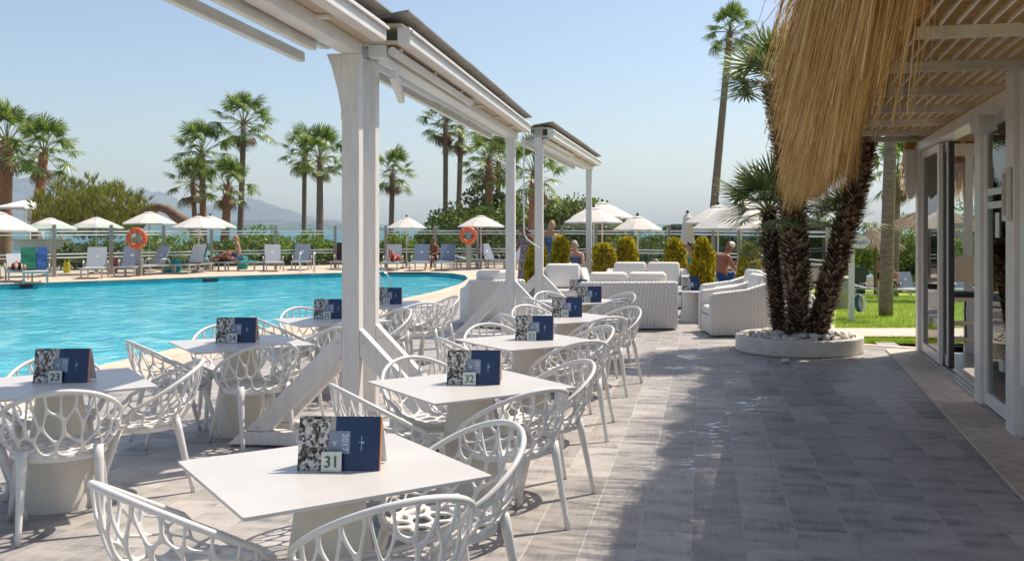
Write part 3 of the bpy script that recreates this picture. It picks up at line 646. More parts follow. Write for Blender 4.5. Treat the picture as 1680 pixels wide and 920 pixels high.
def awning(a, b, z, label, left_arm=None, arms=()):
    """roof strip from a to b (plan points over the posts)"""
    a = Vector((a[0], a[1], 0)); b = Vector((b[0], b[1], 0)); d = (b - a); L_ = d.length; ang = atan2(d.y, d.x) - pi / 2
    t = thing('awning', label, 'awning', (a.x, a.y, z), ang, 'retracted awnings over the tables')
    def bx(name, m, x0, x1, z0, z1, y0=0.0, y1=L_, rot=None, bevel=0.006, par=t):
        mb = MB(); mb.box((0, 0, 0), (x1 - x0, y1 - y0, z1 - z0)); return mb.build(name, m, par, bevel=bevel, loc=((x0 + x1) / 2, (y0 + y1) / 2, (z0 + z1) / 2), rot=rot)
    bx('ridge_beam', M_WOODG, -0.07, 0.07, 0.0, 0.10)
    bx('soffit', M_BEIGE, -0.22, 0.16, 0.102, 0.13, bevel=0)
    bx('fascia', M_WOODG, 0.16, 0.26, 0.10, 0.235)
    bx('fascia_lip', M_WOODG, 0.262, 0.285, 0.19, 0.21, bevel=0)
    bx('pool_side_rail', M_WOODG, -0.26, -0.215, 0.05, 0.15)
    mb = MB(); mb.tube([(-0.13, 0.1, 0.055), (-0.13, L_ - 0.2, 0.055)], 0.045, 12); mb.build('fabric_roll', M_ROLL, t, smooth=False, auto=40)
    mb = MB(); mb.tube([(0.115, 0.02, 0.05), (0.115, L_ * 0.45, 0.05)], 0.036, 12); mb.build('roller_tube', M_WOODG, t, auto=40)
    n = max(2, round(L_ / 2.2))
    for k in range(n):
        y0 = L_ * k / n - 0.06; y1 = L_ * (k + 1) / n + 0.12
        bx('roof_sheet', M_SHEET, -0.26, 0.27, 0.298 + 0.006 * (k % 2), 0.312 + 0.006 * (k % 2), y0, y1, rot=(0, R(-9), 0), bevel=0)
    bx('packing_strip', M_BEIGE, -0.2, 0.2, 0.238, 0.262, bevel=0)
    for k in range(int(L_ / 1.2) + 1):
        bx('bracket', M_WOODG, -0.20, 0.15, 0.072, 0.1, 0.15 + k * 1.15, 0.21 + k * 1.15)
    for (x, y0, z0, x1_, y1, z1_) in arms:
        mb = MB(); mb.bar((x, y0, z0), (x1_, y1, z1_), 0.06, 0.075); mb.build('folding_arm', M_WOODG, t, bevel=0.008)
    return t
awning((-2.25, 1.6), (-1.77, 7.30), 2.98, 'near white awning crossing the top of the picture to the tall post', arms=[(-0.36, 0.3, -0.03, -0.36, L1, -0.03) for L1 in (5.6,)] + [(-0.44, 0.3, 0.03, -0.43, 4.9, 0.0), (-0.12, 0.3, -0.02, -0.12, 5.2, -0.02)])
awning((-1.62, 7.45), (-1.07, 14.3), 2.99, 'middle white awning with dark roof sheets between the tall post and table 33', arms=[(0.1, 0.1, -0.12, -0.14, 1.2, -0.16), (-0.3, 0.2, 0.02, -0.3, 6.6, 0.02)])
awning((-0.78, 15.75), (0.12, 23.0), 3.06, 'far white awning with dark roof sheets above the wicker sofas', arms=[(-0.3, 0.2, 0.02, -0.3, 6.6, 0.02)])
t = thing('crank_rod', 'thin white awning crank rod hanging beside the far braced post', 'crank', (-1.0, 15.6, 0), 0)
mb = MB(); mb.tube([(0, 0, 3.1), (0.0, 0, 1.75), (0.01, 0, 1.56), (0.06, 0, 1.48), (0.2, 0, 1.38), (0.26, 0, 1.33)], 0.013, 8); mb.build('rod', M_PLASTIC, t, auto=60)
mb = MB(); mb.ball((0, 0, 3.13), (0.03, 0.03, 0.05)); mb.build('gear_eye', M_ALU, t)
# ------------------------------------------------------------------ the branch-pattern armchair
def voronoi_cells(seeds, bound):
    out = []
    for i, s in enumerate(seeds):
        poly = [Vector(p) for p in bound]
        for j, q in enumerate(seeds):
            if i == j or (q - s).length > 0.75: continue
            m = (s + q) / 2; n = q - s; new = []
            for k in range(len(poly)):
                a, b = poly[k], poly[(k + 1) % len(poly)]; da = (a - m).dot(n); db = (b - m).dot(n)
                if da <= 0: new.append(a)
                if (da < 0 < db) or (db < 0 < da): new.append(a + (b - a) * (da / (da - db)))
            poly = new
            if len(poly) < 3: break
        if len(poly) >= 3: out.append(poly)
    return out
def chair_map(p):
    r = min(p.length, 1.0); th = atan2(p.x, -p.y)            # th = 0 at the back
    s, c = sin(th), cos(th)
    rs = 0.215
    sx, sy = rs * 1.04 * s, -rs * c
    Rx = 0.305; Ry = 0.335 if c > 0 else 0.255
    rx, ry = Rx * s, -Ry * c
    zr = 0.605 - 0.55 * ry - (0.02 if ry > 0.1 else 0)
    if c > 0: zr += 0.012 * c
    zs = 0.438
    if r <= 0.5:
        k = r / 0.5; return Vector((sx * k, sy * k + 0.015, zs - 0.016 * (1 - k * k)))
    t = (r - 0.5) / 0.5; hrz = 1 - (1 - t) ** 1.75; up = t ** 1.28
    return Vector((sx + (rx - sx) * hrz, sy + 0.015 * (1 - t) + (ry - sy) * hrz, zs + (max(zr, zs + 0.012) - zs) * up))
def make_shell():
    r = random.Random(21); seeds = [Vector((0.0, 0.02))]
    for n, rad, lim, jit in ((6, 0.24, 9, 0.02), (12, 0.45, 9, 0.03), (15, 0.635, 2.45, 0.055), (19, 0.79, 2.2, 0.065), (23, 0.935, 2.12, 0.04)):
        for k in range(n):
            th = 2 * pi * (k + 0.5 * (n % 2) + r.uniform(-0.24, 0.24)) / n; th = (th + pi) % (2 * pi) - pi
            if abs(th) > lim: continue
            rr = rad + r.uniform(-jit, jit); seeds.append(Vector((rr * sin(th), -rr * cos(th))))
    for th in (2.55, -2.55, 2.9, -2.9): seeds.append(Vector((0.8 * sin(th), -0.8 * cos(th))))
    bound = [Vector((cos(2 * pi * k / 72), sin(2 * pi * k / 72))) for k in range(72)]
    cells = voronoi_cells(seeds, bound); idx = {}; V2 = []; faces = []
    def vid(p):
        k = (round(p.x * 3000), round(p.y * 3000))
        if k not in idx: idx[k] = len(V2); V2.append(p.copy())
        return idx[k]
    for poly in cells:
        loop = []
        for k in range(len(poly)):
            a, b = poly[k], poly[(k + 1) % len(poly)]; L_ = (b - a).length
            if L_ < 0.004: continue
            n = max(1, round(L_ / 0.055))
            if (a.x, a.y) > (b.x, b.y): pts = [b + (a - b) * (q / n) for q in range(n, 0, -1)]
            else: pts = [a + (b - a) * (q / n) for q in range(n)]
            loop += pts
        n = len(loop)
        if n < 4: continue
        sm = [p.copy() for p in loop]
        for _ in range(1): sm = [sm[k - 1] * 0.25 + sm[k] * 0.5 + sm[(k + 1) % n] * 0.25 for k in range(n)]
        cen = sum(sm, Vector((0, 0))) / n; out = []
        wp_ = 0.0063 if cen.length > 0.55 else 0.0115; er = cen.normalized() if cen.length > 1e-3 else Vector((0, 1))
        for k in range(n):
            t = (sm[(k + 1) % n] - sm[k - 1]); t = t.normalized() if t.length > 1e-6 else Vector((1, 0)); nr = Vector((-t.y, t.x))
            if nr.dot(cen - sm[k]) < 0: nr = -nr
            cr_ = abs(nr.dot(er)); ct_ = sqrt(max(0, 1 - cr_ * cr_)); wd = wp_ / (sqrt((cr_ * 0.70) ** 2 + (ct_ * 0.38) ** 2) if cen.length > 0.5 else 0.43)
            q = sm[k] + nr * wd
            dc = (cen - sm[k]).length
            if dc < wd * 1.5: q = sm[k] + (cen - sm[k]) * 0.6
            out.append(q)
        o_ids = [vid(p) for p in loop]; i_ids = []
        for q in out: i_ids.append(len(V2)); V2.append(q)
        for k in range(n):
            l = (k + 1) % n
            if o_ids[k] != o_ids[l]: faces.append((o_ids[k], o_ids[l], i_ids[l], i_ids[k]))
    me = bpy.data.meshes.new('shell'); me.from_pydata([chair_map(p) for p in V2], [], faces); me.materials.append(M_PLASTIC); me.update()
    bm = bmesh.new(); bm.from_mesh(me); bmesh.ops.remove_doubles(bm, verts=bm.verts, dist=0.0008); bmesh.ops.recalc_face_normals(bm, faces=bm.faces); bm.to_mesh(me); bm.free()
    o = bpy.data.objects.new('shell', me); COL.objects.link(o)
    s = o.modifiers.new('solid', 'SOLIDIFY'); s.thickness = 0.0135; s.offset = 0
    s = o.modifiers.new('sub', 'SUBSURF'); s.levels = 1; s.render_levels = 1
    full = baked(o)
    def sub(name, keep):
        bm = bmesh.new(); bm.from_mesh(full); bmesh.ops.delete(bm, geom=[f for f in bm.faces if not keep(f.calc_center_median())], context='FACES')
        m = bpy.data.meshes.new(name); bm.to_mesh(m); bm.free(); m.materials.clear(); m.materials.append(M_PLASTIC); m.polygons.foreach_set('use_smooth', [True] * len(m.polygons)); return m
    inside = lambda c: (c.x / 0.228) ** 2 + ((c.y - 0.01) / 0.222) ** 2 < 1 and c.z < 0.47
    return sub('seat', inside), sub('backrest', lambda c: not inside(c))
SEAT, BACK = make_shell()
rim = [chair_map(Vector((sin(2 * pi * k / 56), -cos(2 * pi * k / 56)))) for k in range(56)]
RIM = MB().tube(rim, [0.0125 + 0.003 * max(0, -p.y) for p in rim], 8, closed=True).mesh('rim', M_PLASTIC, True)
ap = [Vector((0.222 * sin(2 * pi * k / 32) * 1.0, -0.205 * cos(2 * pi * k / 32) + 0.015, 0.424)) for k in range(32)]
APRON = MB().tube(ap, 0.017, 8, closed=True, sq=1.4).mesh('seat_ring', M_PLASTIC, True)
def leg_mesh(a, b, mid=None):
    pts = [Vector(a).lerp(Vector(b), k / 6) for k in range(7)]
    return MB().tube(pts, [0.027, 0.026, 0.023, 0.0205, 0.0185, 0.0165, 0.015], 10, sq=0.85).mesh('leg', M_PLASTIC, True)
LEGS = [leg_mesh((s * 0.195, 0.16, 0.435), (s * 0.25, 0.285, 0.0)) for s in (-1, 1)] + [leg_mesh((s * 0.18, -0.165, 0.475), (s * 0.2, -0.265, 0.0)) for s in (-1, 1)]
def chair(x, y, rz, label):
    t = thing('armchair', label, 'armchair', (x, y, 0), rz, 'white branch-pattern armchairs around the tables')
    obj('seat', SEAT, t); obj('backrest', BACK, t); obj('rim', RIM, t); obj('seat_ring', APRON, t)
    for m in LEGS: obj('leg', m, t)
    return t
# ------------------------------------------------------------------ tables, menus, number plates
TH = 0.73; TS = 0.92; TROT = R(35.3)
TOP = None
def rounded_square(s, rad, n=5):
    h = s / 2 - rad; out = []
    for cx_, cy_, a0 in ((h, h, 0), (-h, h, 90), (-h, -h, 180), (h, -h, 270)):
        for k in range(n + 1): a = R(a0 + 90 * k / n); out.append((cx_ + rad * cos(a), cy_ + rad * sin(a)))
    return out
TOPM = MB().prism(rounded_square(TS, 0.012), TH - 0.012, TH).mesh('table_top', M_TABLE)
PLATEM = MB().box((0, 0, TH - 0.018), (0.4, 0.4, 0.01)).mesh('under_plate', M_BASE)
BASEM = MB().lathe([(0.215, 0.0), (0.215, 0.012), (0.118, TH - 0.024)], n=40).mesh('pedestal', M_BASE)
for p in BASEM.polygons: p.use_smooth = len(p.vertices) == 4
try: BASEM.set_sharp_from_angle(angle=R(40))
except Exception: pass
def text_mesh(txt, size, m, extr=0.001):
    cu = bpy.data.curves.new('txt', 'FONT'); cu.body = txt; cu.size = size; cu.align_x = 'CENTER'; cu.align_y = 'CENTER'; cu.extrude = extr; cu.resolution_u = 3
    o = bpy.data.objects.new('txt', cu); COL.objects.link(o); me = baked(o); me.materials.clear(); me.materials.append(m); return me
MW, MH = 0.315, 0.205
def menu(x, y, z, rz, num, where, lean=9, scale=1.0):
    t = thing('menu_card', f'navy and photo printed menu card standing on {where}', 'menu', (x, y, z), rz, 'menu cards on the tables'); t.scale = (scale,) * 3
    def panel(name, m, x0, x1, z0, z1, y0, y1, par=t, off=0.0):
        mb = MB(); mb.box(((x0 + x1) / 2, (y0 + y1) / 2, (z0 + z1) / 2), (x1 - x0, y1 - y0, z1 - z0)); o = mb.build(name, m, par, loc=None)
        o.rotation_euler = (R(-lean), 0, 0); return o
    w2 = MW / 2
    panel('photo_panel', M_PHOTO, -w2, -w2 + MW * 0.385, 0, MH, 0, 0.006)
    panel('photo_margin', M_STRIP, -w2 + MW * 0.385, -w2 + MW * 0.455, 0, MH, 0.0005, 0.006)
    panel('navy_cover', M_NAVY, -w2 + MW * 0.455, w2, 0, MH, 0, 0.006)
    panel('page_edges', M_ORNEDGE, w2, w2 + 0.004, 0.002, MH - 0.002, 0.004, 0.022)
    b = panel('back_cover', M_PAPER, -w2, w2, 0, MH - 0.004, 0.012, 0.016); b.rotation_euler = (R(20), 0, 0); b.location = (0, 0.125, 0)
    s = panel('grey_sticker', M_GREYB, -w2 + MW * 0.375, -w2 + MW * 0.64, MH * 0.31, MH * 0.73, -0.003, -0.0005)
    tm = obj('year_print', YEAR, s, loc=(-w2 + MW * 0.575, -0.0035, MH * 0.52), rot=(R(90), R(90), 0))
    mb = MB(); mb.box((-w2 + MW * 0.45, -0.0038, MH * 0.52), (0.016, 0.001, 0.006)); mb.box((-w2 + MW * 0.45, -0.0038, MH * 0.503), (0.005, 0.001, 0.02)); mb.build('sticker_mark', M_LETTER, s)
    mb = MB(); mb.tube([(-w2 + 0.012 + 0.02 * cos(2 * pi * k / 20), -0.002, MH * 0.58 + 0.02 * sin(2 * pi * k / 20)) for k in range(20)], 0.0018, 4, closed=True); o = mb.build('round_seal', M_LETTER, t); o.rotation_euler = (R(-lean), 0, 0)
    mb = MB(); mb.box((w2 * 0.56, -0.001, MH * 0.5), (0.0015, 0.001, 0.055)); mb.box((w2 * 0.56, -0.001, MH * 0.52), (0.022, 0.001, 0.0015)); o = mb.build('cover_mark', M_LETTER, t); o.rotation_euler = (R(-lean), 0, 0)
    mb = MB(); mb.ball((w2 * 0.60, -0.001, MH * 0.52), (0.005, 0.001, 0.005), 8, 5); o = mb.build('cover_dot', M_CYAN, t); o.rotation_euler = (R(-lean), 0, 0)
    if num:
        off = Matrix.Rotation(rz, 3, 'Z') @ Vector((-MW * 0.062, -0.018, 0)) * scale
        n = thing('number_plate', f'small metal number plate reading {num} on {where}', 'table number', (x + off.x, y + off.y, z), rz + R(3), 'table number plates'); n.scale = (scale,) * 3
        mb = MB(); mb.box((0, 0, 0.038), (0.078, 0.006, 0.076)); o = mb.build('plate', M_ALU, n, bevel=0.001); o.rotation_euler = (R(-5), 0, 0)
        o = obj('digits', text_mesh(num, 0.062, M_DIGIT), n, loc=(0, -0.0042, 0.036), rot=(R(85), 0, 0)); o.scale = (0.95, 1.0, 1)
YEAR = text_mesh('2017', 0.034, M_LETTER, 0.0003)
rj = random.Random(5)
SIDES = [('far right', 35.3), ('far left', 125.3), ('near left', 215.3), ('near right', -54.7)]
TABLES = [('31', -0.99, 3.72, ('far right', 'near left', 'near right')), ('32', -0.69, 5.73, None), ('33', -0.465, 7.95, None), ('34', -0.17, 10.0, None), ('35', -0.04, 12.3, None),
          ('23', -3.17, 5.77, None), ('24', -2.81, 7.8, None), ('25', -2.59, 9.75, None), ('26', -2.30, 11.75, None)]
MENUPX = {'31': (554, 772), '32': (776, 631), '33': (876, 558), '34': (930, 520), '35': (966, 496), '23': (98, 628), '24': (386, 562), '25': (540, 523), '26': (637, 499)}
TWEAK = {('31', 'near left'): (0.0, 0.0, R(12)), ('31', 'near right'): (0, 0, R(-4)), ('31', 'far right'): (0.0, 0.0, R(6))}
WHICH = {'31': 'the nearest table of the right row', '32': 'the second table of the right row', '33': 'the third table of the right row', '34': 'the fourth table of the right row', '35': 'the farthest table of the right row', '23': 'the nearest poolside table', '24': 'the second poolside table', '25': 'the third poolside table', '26': 'the farthest poolside table'}
for num, tx, ty, sides in TABLES:
    wh = WHICH[num]
    t = thing('table', f'square white cafe table numbered {num}, {wh[4:]}', 'table', (tx, ty, 0), TROT, 'square white cafe tables')
    obj('table_top', TOPM, t); obj('under_plate', PLATEM, t); obj('pedestal', BASEM, t)
    for sn, ang in SIDES:
        if sides and sn not in sides: continue
        dx, dy, da = TWEAK.get((num, sn), (rj.uniform(-0.04, 0.04), rj.uniform(-0.04, 0.04), R(rj.uniform(-9, 9))))
        a = R(ang); cx_, cy_ = tx + 0.5 * cos(a) + dx, ty + 0.5 * sin(a) + dy
        chair(cx_, cy_, a + pi / 2 + da, f'white branch-pattern armchair, {sn} side of {wh}')
    q = G(*MENUPX[num], TH)
    menu(q.x, q.y, TH + 0.001, R(-2 if num[0] == '3' else 4), num, wh)

# ------------------------------------------------------------------ wicker lounge furniture
def rbox(mb, c, d): return mb.box(c, d)
def cushion(name, c, d, par, rot=None):
    mb = MB(); mb.box((0, 0, 0), d); o = mb.build(name, M_CUSH, par, loc=c, rot=rot); b = o.modifiers.new('b', 'BEVEL'); b.width = min(d) * 0.42; b.segments = 4
    for p in o.data.polygons: p.use_smooth = True
    return o
def wicker_seat(name, label, cat, loc, rz, wd, nseat, dp=0.85, back_h=0.80, arm_h=0.62, group=None):
    """front is local -y; back at +y"""
    t = thing(name, label, cat, loc, rz, group)
    def sh(nm, prof, x0, x1, bev=0.05):      # profile in (y,z) extruded in x
        mb = MB(); n = len(prof)
        mb.add([(x0, y, z) for y, z in prof] + [(x1, y, z) for y, z in prof], [tuple(range(n)), tuple(range(2 * n - 1, n - 1, -1))] + [(k, n + k, n + (k + 1) % n, (k + 1) % n) for k in range(n)])
        o = mb.build(nm, M_WICKER, t); b = o.modifiers.new('b', 'BEVEL'); b.width = bev; b.segments = 4; b.limit_method = 'ANGLE'; b.angle_limit = R(50)
        for p in o.data.polygons: p.use_smooth = True
        return o
    h = dp / 2
    sh('back', [(h - 0.16, 0.02), (h - 0.02, 0.02), (h + 0.05, back_h - 0.06), (h + 0.05, back_h), (h - 0.07, back_h), (h - 0.10, back_h - 0.1)], -wd / 2 + 0.002, wd / 2 - 0.002, 0.04)
    for s in (-1, 1):
        xa, xb = sorted((s * wd / 2, s * (wd / 2 - 0.15)))
        sh('arm', [(-h, 0.02), (h - 0.05, 0.022), (h - 0.0, back_h - 0.03), (h - 0.1, back_h - 0.035), (0.05, arm_h + 0.06), (-h + 0.05, arm_h), (-h, arm_h - 0.08)], xa, xb, 0.035)
    sh('seat_base', [(-h + 0.02, 0.03), (h - 0.162, 0.03), (h - 0.162, 0.30), (-h + 0.02, 0.30)], -wd / 2 + 0.152, wd / 2 - 0.152, 0.02)
    iw = wd - 0.33; cw = iw / nseat
    for k in range(nseat):
        x = -iw / 2 + cw * (k + 0.5)
        cushion('seat_cushion', (x, -0.08, 0.375), (cw - 0.015, dp - 0.22, 0.14), t)
        cushion('back_cushion', (x, h - 0.21, 0.70), (cw - 0.02, 0.17, 0.50), t, (R(-10), 0, 0))
    return t
gx = 'white wicker lounge seats'
p = G(1030, 543); wicker_seat('wicker_sofa', 'white wicker two-seat sofa seen from behind past table 35', 'sofa', (p.x - 0.0, p.y + 0.5, 0), R(183), 1.62, 2, group=gx)
p = G(1059, 500); wicker_seat('wicker_sofa', 'white wicker two-seat sofa facing the camera before the golden conifers', 'sofa', (1.30, 20.2, 0), R(-4), 1.75, 2, group=gx)
wicker_seat('wicker_armchair', 'white wicker armchair on the left half hidden behind the braced post', 'armchair', (-1.62, 16.6, 0), R(197), 0.98, 1, group=gx)
wicker_seat('wicker_armchair', 'white wicker armchair facing the camera left of the far sofas', 'armchair', (-0.42, 19.3, 0), R(8), 1.05, 1, back_h=0.86, group=gx)
wicker_seat('wicker_armchair', 'white wicker armchair right of the round table, nearest the palm planter', 'armchair', (2.40, 15.15, 0), R(-86), 1.0, 1, dp=1.05, back_h=0.88, arm_h=0.67, group=gx)
wicker_seat('wicker_armchair', 'white wicker armchair behind the one next to the palm planter', 'armchair', (2.62, 16.75, 0), R(-82), 1.0, 1, dp=1.05, back_h=0.88, arm_h=0.67, group=gx)
def round_table(loc, label, rad=0.42, ht=0.55):
    t = thing('round_table', label, 'side table', loc, 0, 'round white lounge tables')
    MB().lathe([(rad - 0.006, ht - 0.02), (rad, ht - 0.016), (rad, ht - 0.003), (rad - 0.004, ht)], n=40).build('table_top', M_TABLE, t, auto=40)
    MB().lathe([(0.22, 0.0), (0.22, 0.01), (0.09, ht - 0.021)], n=32).build('pedestal', M_TABLE, t, auto=40)
p = G(1137, 528); round_table((p.x, p.y + 0.18, 0), 'round white lounge table in front between sofa and armchairs')
menu(p.x - 0.02, p.y + 0.1, 0.551, R(3), None, 'the nearer round lounge table')
round_table((2.02, 18.2, 0), 'round white lounge table behind the other, by the far sofa')
menu(1.98, 18.0, 0.551, R(3), None, 'the farther round lounge table')
round_table((-0.05, 17.3, 0), 'round white lounge table behind the wicker sofa, left side')
menu(-0.12, 17.0, 0.551, R(3), None, 'the round table between wicker armchair and sofa')
# ------------------------------------------------------------------ vegetation
def fan_leaf(seed, nseg=24, spread=250, R0=0.75, mats=None, droop=0.25, pet=0.9, wd=0.022):
    """fan frond: petiole along +x then a fan of blades, curved downwards"""
    r = random.Random(seed); mb = MB(); mb.mi = 1
    mb.tube([(0, 0, 0), (pet * 0.5, 0, 0.04), (pet, 0, 0)], [0.022, 0.014, 0.010], 5); mb.mi = 0
    for k in range(nseg):
        a = R(-spread / 2 + spread * k / (nseg - 1)) + r.uniform(-0.03, 0.03); L_ = R0 * (0.72 + 0.28 * cos(a * 0.6)) * r.uniform(0.9, 1.06)
        d = Vector((cos(a), sin(a), 0)); s = Vector((-d.y, d.x, 0)); o = Vector((pet, 0, 0)); fold = 0.012 * (1 if k % 2 else -1); pts = []
        for i in range(4):
            t = i / 3; w_ = wd * (0.55 + 1.5 * t) * (1 - t ** 3) + 0.001; z = fold - droop * L_ * t ** 2.4 * (0.6 + r.random() * 0.8) - 0.10 * abs(sin(a)) * t
            c = o + d * (L_ * t * (1 - 0.12 * t)) + Vector((0, 0, z)); pts.append((c - s * w_, c + s * w_))
        n = len(mb.v); V = [q for p_ in pts for q in p_]
        mb.add(V, [(2 * i, 2 * i + 1, 2 * i + 3, 2 * i + 2) for i in range(3)])
    return mb.mesh('frond', mats or [M_FROND, M_PETIOLE])
FANS = [fan_leaf(s, 26, 255, 0.66, droop=0.18 + 0.12 * (s % 3), pet=1.02, wd=0.021) for s in range(4)]
DEAD = [fan_leaf(40 + s, 18, 180, 0.7, [M_DEADFROND, M_DEADFROND], 0.6) for s in range(2)]
FANS2 = [fan_leaf(60 + s, 30, 225, 0.74, [M_FROND2, M_PETIOLE], 0.05, 0.62, 0.016) for s in range(3)]
def palm(base, top, crown, rad_b, rad_t, label, nfr=23, seed=1, tm=None, bulge=0.0, dead=4, group='palms beyond the glass fence', fans=FANS):
    """base/top world points of the trunk; crown = frond length scale in metres"""
    r = random.Random(seed); base = Vector(base); top = Vector(top)
    t = thing('palm_tree', label, 'palm tree', base, 0, group); d = top - base; n = 14; pts = []; rr = []
    for k in range(n + 1):
        s = k / n; p_ = d * s + Vector((sin(s * 2.5 + seed) * 0.05, 0, 0)) * d.length * 0.15 * s * (1 - s); pts.append(p_)
        rr.append((rad_b + (rad_t - rad_b) * s ** 0.8) * (1 + 0.04 * (k % 2)) * (1 + bulge * max(0, s - 0.75) * 2))
    MB().tube(pts, rr, 12).build('trunk', tm or M_TRUNKG, t, smooth=True)
    # ragged leaf bases under the crown
    mb = MB()
    for k in range(80):
        s = 1 - 0.24 * r.random(); c = d * s; a = r.uniform(0, 2 * pi); q = rad_t * 1.0; e = Vector((cos(a), sin(a), 0)); sd_ = Vector((-e.y, e.x, 0)) * rad_t * 0.22
        b0 = c + e * q * 0.8; b1 = c + e * q * r.uniform(1.25, 1.8) + Vector((0, 0, rad_t * r.uniform(0.6, 1.8)))
        mb.add([b0 - sd_, b0 + sd_, b1 + sd_ * 0.5, b1 - sd_ * 0.5], [(0, 1, 2, 3)])
    mb.build('leaf_bases', M_TRUNKR, t)
    sc_ = crown / 1.45
    for k in range(nfr):
        el = R(85 - 128 * (k / nfr) ** 1.1 + r.uniform(-10, 10)); az = k * 2.39996 + r.uniform(-0.3, 0.3)
        o = obj('frond', fans[k % len(fans)], t, loc=d + Vector((0, 0, -0.03 * k / nfr * crown)), rot=None, scale=sc_ * r.uniform(0.88, 1.08))
        o.rotation_euler = Euler((r.uniform(-0.4, 0.4), -el, az), 'XYZ')
    for k in range(dead):
        az = r.uniform(0, 2 * pi); o = obj('dry_frond', DEAD[k % 2], t, loc=d + Vector((0, 0, -0.06 * crown)), scale=sc_ * r.uniform(0.6, 0.85)); o.rotation_euler = Euler((0, R(r.uniform(48, 75)), az), 'XYZ')
    return t
def ppalm(bx, tx, ty, Y, cr_px, label, wb, wt, seed, tm=None, z0=-0.3, **k):
    top = AT(tx, ty, Y); base = AT(bx, HY, Y); base.z = z0; s = Y / F
    return palm(base, top, cr_px * s, wb / 2 * s, wt / 2 * s, label, seed=seed, tm=tm, **k)
ppalm(6, 12, 232, 52, 66, 'thick reddish palm at the far left edge of the picture', 22, 17, 2, M_TRUNKR, bulge=0.3, nfr=26)
ppalm(52, 72, 252, 50, 62, 'leaning reddish palm second from the left edge', 19, 12, 3, M_TRUNKR, bulge=0.3, nfr=26, dead=6)
ppalm(324, 316, 300, 52, 46, 'short palm whose trunk stands left of the twin palms', 9, 7, 4, M_TRUNKR)
ppalm(335, 331, 252, 54, 56, 'bushy mid-height palm of the left cluster', 12, 9, 5, M_TRUNKR, nfr=26)
ppalm(366, 374, 308, 50, 50, 'low palm with a red shaggy trunk in the left cluster', 15, 12, 6, M_TRUNKR, bulge=0.2)
ppalm(392, 400, 203, 56, 57, 'tall slim palm rising highest of the left cluster', 11, 8, 7, M_TRUNKG, nfr=26, dead=7)
ppalm(498, 500, 252, 56, 46, 'slim palm left of the twin behind the near post', 8, 7, 8, M_TRUNKG, dead=6)
ppalm(525, 525, 262, 52, 54, 'bright green palm just left of the near white post', 14, 9, 9, M_TRUNKG, nfr=26)
ppalm(641, 644, 286, 54, 46, 'small palm alone right of the near white post', 9, 8, 10, M_TRUNKG, dead=6)
ppalm(731, 731, 204, 58, 46, 'tall slim palm left of a pair behind the middle awning', 8, 8, 11, M_TRUNKG, dead=7)
ppalm(750, 756, 216, 60, 46, 'tall slim palm right of a pair behind the middle awning', 9, 8, 12, M_TRUNKG, dead=7)
ppalm(805, 802, 264, 52, 54, 'broad palm left of the braced post at table 33', 12, 11, 13, M_TRUNKR)
ppalm(816, 818, 268, 56, 44, 'palm peeking just behind the post at table 33', 9, 8, 14, M_TRUNKG)
ppalm(868, 876, 290, 46, 66, 'broad palm with brown trunk between the two braced posts', 11, 11, 15, M_TRUNKR)
ppalm(1163, 1198, 52, 50, 45, 'very tall lone palm leaning over the right of the terrace', 15, 10, 16, M_TRUNKG, nfr=32, dead=2, group='tall single palms')
# smooth trunk palm on the lawn
b = AT(1453, 518, 20.7); palm(b, (b.x + 0.15, b.y, 5.2), 1.5, 0.155, 0.12, 'smooth grey palm trunk standing on the lawn behind the pavilion corner', seed=17, tm=M_TRUNKG, group='lawn palms', nfr=20)
b = AT(1469, 470, 40); palm((b.x, 40, -1.2), (b.x + 0.1, 40, AT(0, 285, 40).z), 1.6, 0.13, 0.11, 'slender far palm on the lawn with dry hanging skirt', seed=18, tm=M_TRUNKG, group='lawn palms', nfr=22, dead=10)

def leaf_cloud(mb, c, rx, ry, rz, n, size, r, up=0.0, shell=0.55, blob=9):
    """leaf quads gathered in clumps spread through an ellipsoid"""
    c = Vector(c); cl = []
    for _ in range(blob):
        a = r.uniform(0, 2 * pi); u = r.uniform(-0.85, 1); q = sqrt(max(0, 1 - u * u)); k = r.uniform(0.45, 0.85)
        cl.append((Vector((cos(a) * q * rx * k, sin(a) * q * ry * k, u * rz * k)), r.uniform(0.34, 0.60)))
    for _ in range(n):
        cc, cr = cl[r.randrange(len(cl))]
        a = r.uniform(0, 2 * pi); u = r.uniform(-1, 1); q = sqrt(1 - u * u); k = shell + (1 - shell) * r.random() ** 0.5
        nrm = Vector((cos(a) * q, sin(a) * q, u)); p_ = c + cc + Vector((nrm.x * rx, nrm.y * ry, nrm.z * rz)) * cr * k
        d = (nrm * 0.8 + Vector((r.uniform(-1, 1), r.uniform(-1, 1), r.uniform(-0.6, 1) + up))).normalized(); s = d.cross(Vector((r.uniform(-1, 1), r.uniform(-1, 1), r.uniform(-1, 1)))).normalized()
        L_ = size * r.uniform(0.7, 1.4); w_ = L_ * 0.32
        mb.add([p_ - s * w_ * 0.3, p_ + d * L_ * 0.5 - s * w_, p_ + d * L_, p_ + d * L_ * 0.5 + s * w_], [(0, 1, 2, 3)])
